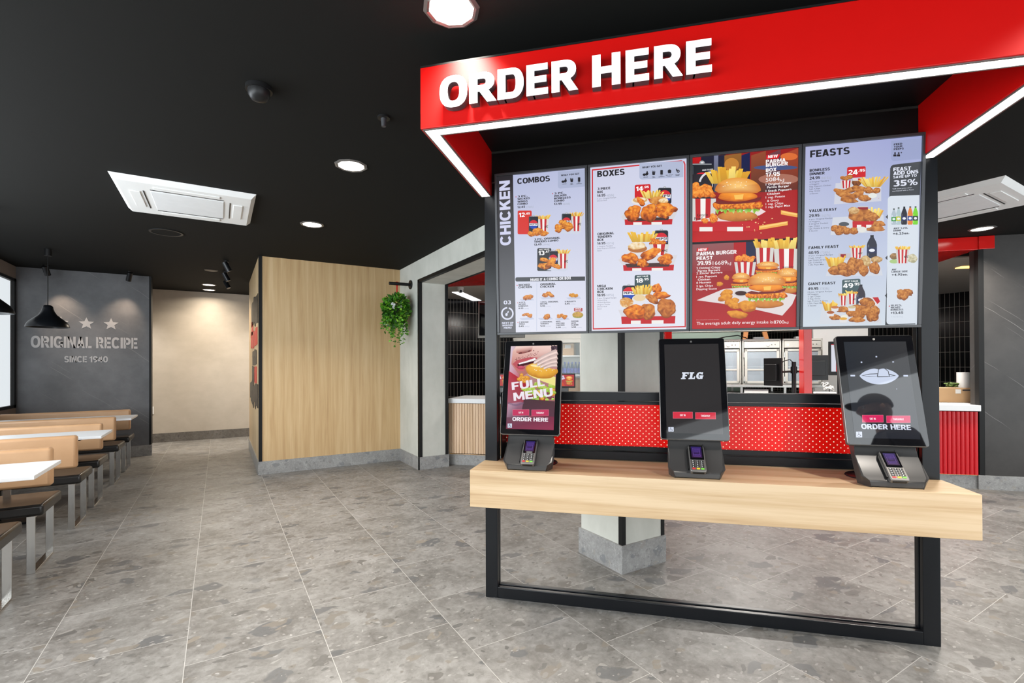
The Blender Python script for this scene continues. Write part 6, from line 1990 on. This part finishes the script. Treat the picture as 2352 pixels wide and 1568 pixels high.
for k in range(1):
    R = random.Random(5)
    b = MB()
    for j in range(7):
        y0 = 7.5 + .03 * j
        b.tube([(2.50 + .05 * math.cos(a + j), y0 + .05 * math.sin(a), 1.02 + .012 * j + .02 * math.sin(2 * a)) for a in [i * PI / 6 for i in range(12)]], .008, 6)
    b2 = kbox('till_printer', 'pale till printer on the counter right of the monitors', 'printer', 2.36, 2.60, 7.0, 7.10, .93, 1.03, 'white_plastic', bevel=.01)
    single('cable_coil', b, 'paper', 'tangle of pale cables on the black back counter', 'cable', (2.5, 7.6, .93), smooth=True)
    bpy.data.objects['cable_coil'].location = toworld((2.88, 8.1, .93), 'K')

# things on the counter at the far right
t = thing('cardboard_box', 'brown cardboard box with white sticker on counter at right', 'box', (3.79, 6.95, .93))
part('box', MB().box(3.60, 3.985, 6.84, 7.10, .929, 1.10), 'card', t, .004)
part('sticker', MB().box(3.79, 3.845, 6.8375, 6.8395, 1.035, 1.085), 'paper', t)
part('barcode', MB().box(3.86, 3.955, 6.8375, 6.8395, 1.068, 1.083), 'letter_side', t)
single('paper_roll', MB().cyl((3.93, 6.95, 1.101), (3.93, 6.95, 1.285), .06, 24), 'white_plastic', 'upright white paper roll on top of the cardboard box', 'roll', (3.93, 6.95, 1.101), smooth=True)
R = random.Random(8)
b = MB()
for k in range(9):
    pts = [(3.80 + R.uniform(-.055, .055), 6.92 + R.uniform(-.05, .05), 1.112 + R.uniform(0, .05)) for i in range(5)]
    b.tube(pts, .009, 6)
single('green_cord', b, 'cloth_green', 'crumpled green cord on the cardboard box', 'cord', (3.8, 6.92, 1.101), smooth=True)

# ceiling camera and hanging monitor at the left
t = thing('security_camera', 'small white turret camera under the kitchen ceiling at left', 'camera', (-2.90, 8.25, 2.785))
part('mount', MB().cyl((-2.90, 8.25, 2.755), (-2.90, 8.25, 2.785), .055, 20), 'white_plastic', t, 0, True)
part('ball', MB().lathe((-2.90, 8.25, 2.735), [(.001, -.05), (.03, -.043), (.046, -.02), (.05, 0), (.046, .02)], 20), 'white_plastic', t, 0, True)
part('lens', MB().cyl((-2.885, 8.215, 2.715), (-2.875, 8.195, 2.708), .022, 16), 'lens_dark', t)
t = thing('hanging_monitor', 'tilted overhead monitor in a pale metal frame behind the stand\'s left post', 'monitor', (-1.85, 7.1, 1.8))
o_ = Vector((-2.19, 7.0, 1.80)); uy = Vector((-.02, .10, .57)).normalized(); un = UX.cross(uy)
b = MB()
obox(b, o_, UX, uy, un, 0, .72, 0, .57, -.03, 0)
part('housing', b, 'glass_black', t)
b = MB()
for a in ((0, .022, 0, .57), (.022, .72, 0, .035), (.022, .72, .55, .57), (.70, .72, .035, .55)):
    obox(b, o_, UX, uy, un, a[0], a[1], a[2], a[3], -.035, .006)
part('frame', b, 'chrome', t)
part('hanger', MB().cyl((-1.85, 7.14, 2.35), (-1.85, 7.14, 2.652), .012, 10), 'chrome', t, 0, True)


# ------------------------------------------------------------------ the photographer, standing outside the frame but mirrored in the right kiosk
M['skin'] = plain('skin', (.42, .23, .15, 1), .5, 0, .4, .05, 30)
M['shirt'] = plain('black_shirt', (.012, .012, .014, 1), .85, 0, .2)
M['trousers'] = plain('dark_jeans', (.018, .022, .035, 1), .8, 0, .2)
M['cap_cloth'] = plain('dark_cap', (.010, .010, .011, 1), .85, 0, .2)
M['beard'] = plain('dark_beard', (.02, .013, .010, 1), .8, 0, .2)
M['eye_white'] = plain('eye_white', (.7, .68, .65, 1), .2)
PX, PY = 2.33, -.10
ph = thing('person', 'person in dark cap and black shirt, seen mirrored in the right kiosk', 'person', (PX, PY, 0), 'B')
ph.rotation_euler = (0, 0, math.radians(45.6))
OFF[ph.name] = (0, 0, 0)


def skinned(nodes, edges, root, sub=2):
    """tapering limbs grown along a joint graph, returned as one MB"""
    me = bpy.data.meshes.new('limbs')
    idx = {k: i for i, k in enumerate(nodes)}
    me.from_pydata([n[:3] for n in nodes.values()], [(idx[a], idx[b]) for a, b in edges], [])
    o = bpy.data.objects.new('limbs', me)
    COL.objects.link(o)
    m_ = o.modifiers.new('skin', 'SKIN')
    m_.use_smooth_shade = True
    if not me.skin_vertices:
        bpy.context.view_layer.update()
    for n, sv in zip(nodes.values(), me.skin_vertices[0].data):
        sv.radius = (n[3], n[4] if len(n) > 4 else n[3])
    for i, k in enumerate(nodes):
        me.skin_vertices[0].data[i].use_root = (k == root)
    s_ = o.modifiers.new('sub', 'SUBSURF'); s_.levels = s_.render_levels = sub
    dg = bpy.context.evaluated_depsgraph_get()
    ev = o.evaluated_get(dg)
    m2 = ev.to_mesh()
    b = MB()
    b.add([tuple(v.co) for v in m2.vertices], [tuple(p.vertices) for p in m2.polygons])
    ev.to_mesh_clear()
    bpy.data.objects.remove(o); bpy.data.meshes.remove(me)
    return b


def mirror_nodes(nd, ed):
    n2, e2 = dict(nd), list(ed)
    for k, v in nd.items():
        if k.endswith('_r'): n2[k[:-2] + '_l'] = (-v[0],) + tuple(v[1:])
    for a, b in ed:
        if a.endswith('_r') or b.endswith('_r'):
            e2.append((a[:-2] + '_l' if a.endswith('_r') else a, b[:-2] + '_l' if b.endswith('_r') else b))
    return n2, e2


body_n = {'pelvis': (0, 0, .95, .13, .10), 'waist': (0, .01, 1.10, .125, .09), 'chest': (0, .0, 1.32, .15, .105), 'collar': (0, -.01, 1.46, .10, .075), 'neck': (0, .0, 1.53, .058), 'skull': (0, .015, 1.63, .055),
          'shoulder_r': (.18, -.01, 1.44, .060), 'elbow_r': (.245, -.02, 1.14, .045), 'wrist_r': (.235, .12, .93, .031), 'palm_r': (.23, .165, .865, .036, .018),
          'thumb1_r': (.205, .19, .875, .012), 'thumb2_r': (.195, .215, .845, .010),
          'hip_r': (.10, 0, .88, .095), 'knee_r': (.11, .02, .49, .062), 'ankle_r': (.115, -.02, .09, .042), 'toe_r': (.125, .12, .04, .040, .03)}
body_e = [('pelvis', 'waist'), ('waist', 'chest'), ('chest', 'collar'), ('collar', 'neck'), ('neck', 'skull'), ('chest', 'shoulder_r'), ('shoulder_r', 'elbow_r'), ('elbow_r', 'wrist_r'), ('wrist_r', 'palm_r'),
          ('palm_r', 'thumb1_r'), ('thumb1_r', 'thumb2_r'), ('pelvis', 'hip_r'), ('hip_r', 'knee_r'), ('knee_r', 'ankle_r'), ('ankle_r', 'toe_r')]
for i, (fx, fl) in enumerate(((.205, .070), (.222, .082), (.240, .078), (.257, .062))):
    body_n['f%da_r' % i] = (fx, .185, .82, .0095); body_n['f%db_r' % i] = (fx, .198, .82 - fl * .5, .009); body_n['f%dc_r' % i] = (fx - .004, .188, .82 - fl, .0075)
    body_e += [('palm_r', 'f%da_r' % i), ('f%da_r' % i, 'f%db_r' % i), ('f%db_r' % i, 'f%dc_r' % i)]
bn, be = mirror_nodes(body_n, body_e)
body = skinned(bn, be, 'pelvis')
# head with brow, nose, lips, chin, ears, joined to the same skin mesh
HC = Vector((0, .03, 1.685))
vs_, fs, NU, NV = [], [], 40, 28
g2 = lambda x, y, sx, sy: math.exp(-(x / sx) ** 2 - (y / sy) ** 2)
for j in range(NV + 1):
    ph_ = PI * j / NV
    for i in range(NU):
        th = 2 * PI * i / NU
        x, y, z = math.sin(ph_) * math.sin(th), math.sin(ph_) * math.cos(th), math.cos(ph_)
        px, py, pz = .076 * x, .096 * y, .118 * z
        if z < 0:
            px *= 1 - .30 * z * z; py *= 1 - .12 * z * z; py += .018 * z * z * (1 if y > -.2 else 0)
        if y > 0:
            py += .030 * g2(px, pz + .022, .013, .020) + .016 * g2(px, pz - .004, .010, .020) + .007 * g2(px, pz - .030, .05, .012) - .010 * (g2(px - .030, pz - .010, .016, .012) + g2(px + .030, pz - .010, .016, .012))
            py += .008 * g2(px, pz + .058, .024, .007) + .008 * g2(px, pz + .070, .022, .006) - .005 * g2(px, pz + .064, .022, .003) + .012 * g2(px, pz + .100, .025, .016)
        vs_.append(HC + Vector((px, py, pz)))
fs = [(j * NU + i, j * NU + (i + 1) % NU, (j + 1) * NU + (i + 1) % NU, (j + 1) * NU + i) for j in range(NV) for i in range(NU)]
body.add(vs_, fs)
for s_ in (-1, 1):
    ev_ = []
    for j in range(9):
        for i in range(14):
            a, c = 2 * PI * i / 14, PI * j / 8
            r = 1 - .35 * math.exp(-((math.sin(c) * math.cos(a)) ** 2 + math.cos(c) ** 2) / .2) * (1 if math.sin(a) * 1 > 0 else 0)
            ev_.append(HC + Vector((s_ * (.074 + .012 * r * math.sin(c) * math.sin(a)), -.012 + .019 * math.sin(c) * math.cos(a), -.002 + .033 * math.cos(c))))
    body.add(ev_, [(j * 14 + i, j * 14 + (i + 1) % 14, (j + 1) * 14 + (i + 1) % 14, (j + 1) * 14 + i) for j in range(8) for i in range(14)])
part('body', body, 'skin', ph, 0, True, angle=80)
for s_ in (-1, 1):
    c = HC + Vector((s_ * .030, .083, .010))
    e_ = part('eye', MB().lathe(c, [(.001, -.010), (.007, -.007), (.010, 0), (.007, .007), (.001, .010)], 14), 'eye_white', ph, 0, True)
    part('pupil', MB().cyl(c + Vector((0, .006, 0)), c + Vector((0, .0106, 0)), .0045, 12), 'lens_dark', e_)


def loft(b, secs, n=28):
    i0 = len(b.v)
    vs_ = [(cx + rx * math.cos(2 * PI * k / n), cy_ + ry * math.sin(2 * PI * k / n), z) for cx, cy_, z, rx, ry in secs for k in range(n)]
    m_ = len(secs)
    return b.add(vs_, [(j * n + k, j * n + (k + 1) % n, (j + 1) * n + (k + 1) % n, (j + 1) * n + k) for j in range(m_ - 1) for k in range(n)] + [tuple(range(n))[::-1], tuple(range((m_ - 1) * n, m_ * n))])


b = loft(MB(), [(0, 0, .83, .180, .128), (0, 0, .95, .178, .128), (0, .005, 1.08, .168, .120), (0, 0, 1.22, .182, .132), (0, 0, 1.34, .200, .138), (0, -.005, 1.42, .196, .118), (0, -.005, 1.465, .150, .096), (0, 0, 1.50, .088, .076), (0, 0, 1.515, .066, .064)])
for k in (-1, 1):
    loft(b, [(k * .120, -.008, 1.49, .040, .05), (k * .150, -.008, 1.475, .076, .078), (k * .182, -.01, 1.43, .080, .082), (k * .212, -.014, 1.34, .066, .074), (k * .236, -.018, 1.21, .064, .070)], 20)
part('shirt', b, 'shirt', ph, 0, True, angle=70)
b = loft(MB(), [(0, 0, 1.03, .162, .114), (0, 0, .95, .172, .122), (0, 0, .86, .178, .126), (0, 0, .80, .172, .118)])
for k in (-1, 1):
    loft(b, [(k * .088, 0, .88, .092, .112), (k * .094, 0, .76, .092, .105), (k * .106, .012, .50, .074, .082), (k * .112, -.005, .30, .066, .074), (k * .116, -.005, .075, .060, .072)], 20)
part('trousers', b, 'trousers', ph, 0, True, angle=70)
for s_ in (-1, 1):
    b = MB()
    sole = [(s_ * .12 + .048 * math.cos(a) * (1 if math.sin(a) > 0 else .85), .045 + .145 * math.sin(a)) for a in [2 * PI * k / 24 for k in range(24)]]
    b.prism(sole, 'z', 0, .085)
    part('shoe', b, 'cap_cloth', ph, .02, True, seg=3)
# cap with brim, close beard
vs_, fs = [], []
for j in range(11):
    ph_ = PI * .53 * j / 10
    for i in range(32):
        th = 2 * PI * i / 32
        vs_.append(HC + Vector((.084 * math.sin(ph_) * math.sin(th), -.004 + .108 * math.sin(ph_) * math.cos(th), .038 + .092 * math.cos(ph_))))
fs = [(j * 32 + i, j * 32 + (i + 1) % 32, (j + 1) * 32 + (i + 1) % 32, (j + 1) * 32 + i) for j in range(10) for i in range(32)]
cap = MB().add(vs_, fs)
brim = [(.078 * math.cos(a), .06 + .125 * math.sin(a)) for a in [PI * k / 16 for k in range(17)]]
n = len(brim)
cap.add([HC + Vector((x, y, .036 - .10 * x * x / .0061 * .12)) for x, y in brim] + [HC + Vector((x, y, .042 - .10 * x * x / .0061 * .12)) for x, y in brim],
        [tuple(range(n))[::-1], tuple(range(n, 2 * n))] + [(i, (i + 1) % n, n + (i + 1) % n, n + i) for i in range(n)])
part('cap', cap, 'cap_cloth', ph, 0, True, label='dark brimmed cap', angle=50)
vs_, fs = [], []
for j in range(9):
    for i in range(19):
        th = -1.5 + 3.0 * i / 18
        ph_ = 1.85 + .95 * j / 8
        x, y, z = math.sin(ph_) * math.sin(th), math.sin(ph_) * math.cos(th), math.cos(ph_)
        px, py, pz = .079 * x * (1 - .30 * z * z), .099 * y * (1 - .12 * z * z) + .018 * z * z + .014 * g2(.076 * x, .118 * z + .1, .025, .016), .121 * z
        vs_.append(HC + Vector((px, py, pz)))
fs = [(j * 19 + i, j * 19 + i + 1, (j + 1) * 19 + i + 1, (j + 1) * 19 + i) for j in range(8) for i in range(18) if not (2 <= j <= 3 and 7 <= i <= 10)]
part('beard', MB().add(vs_, fs), 'beard', ph, 0, True)
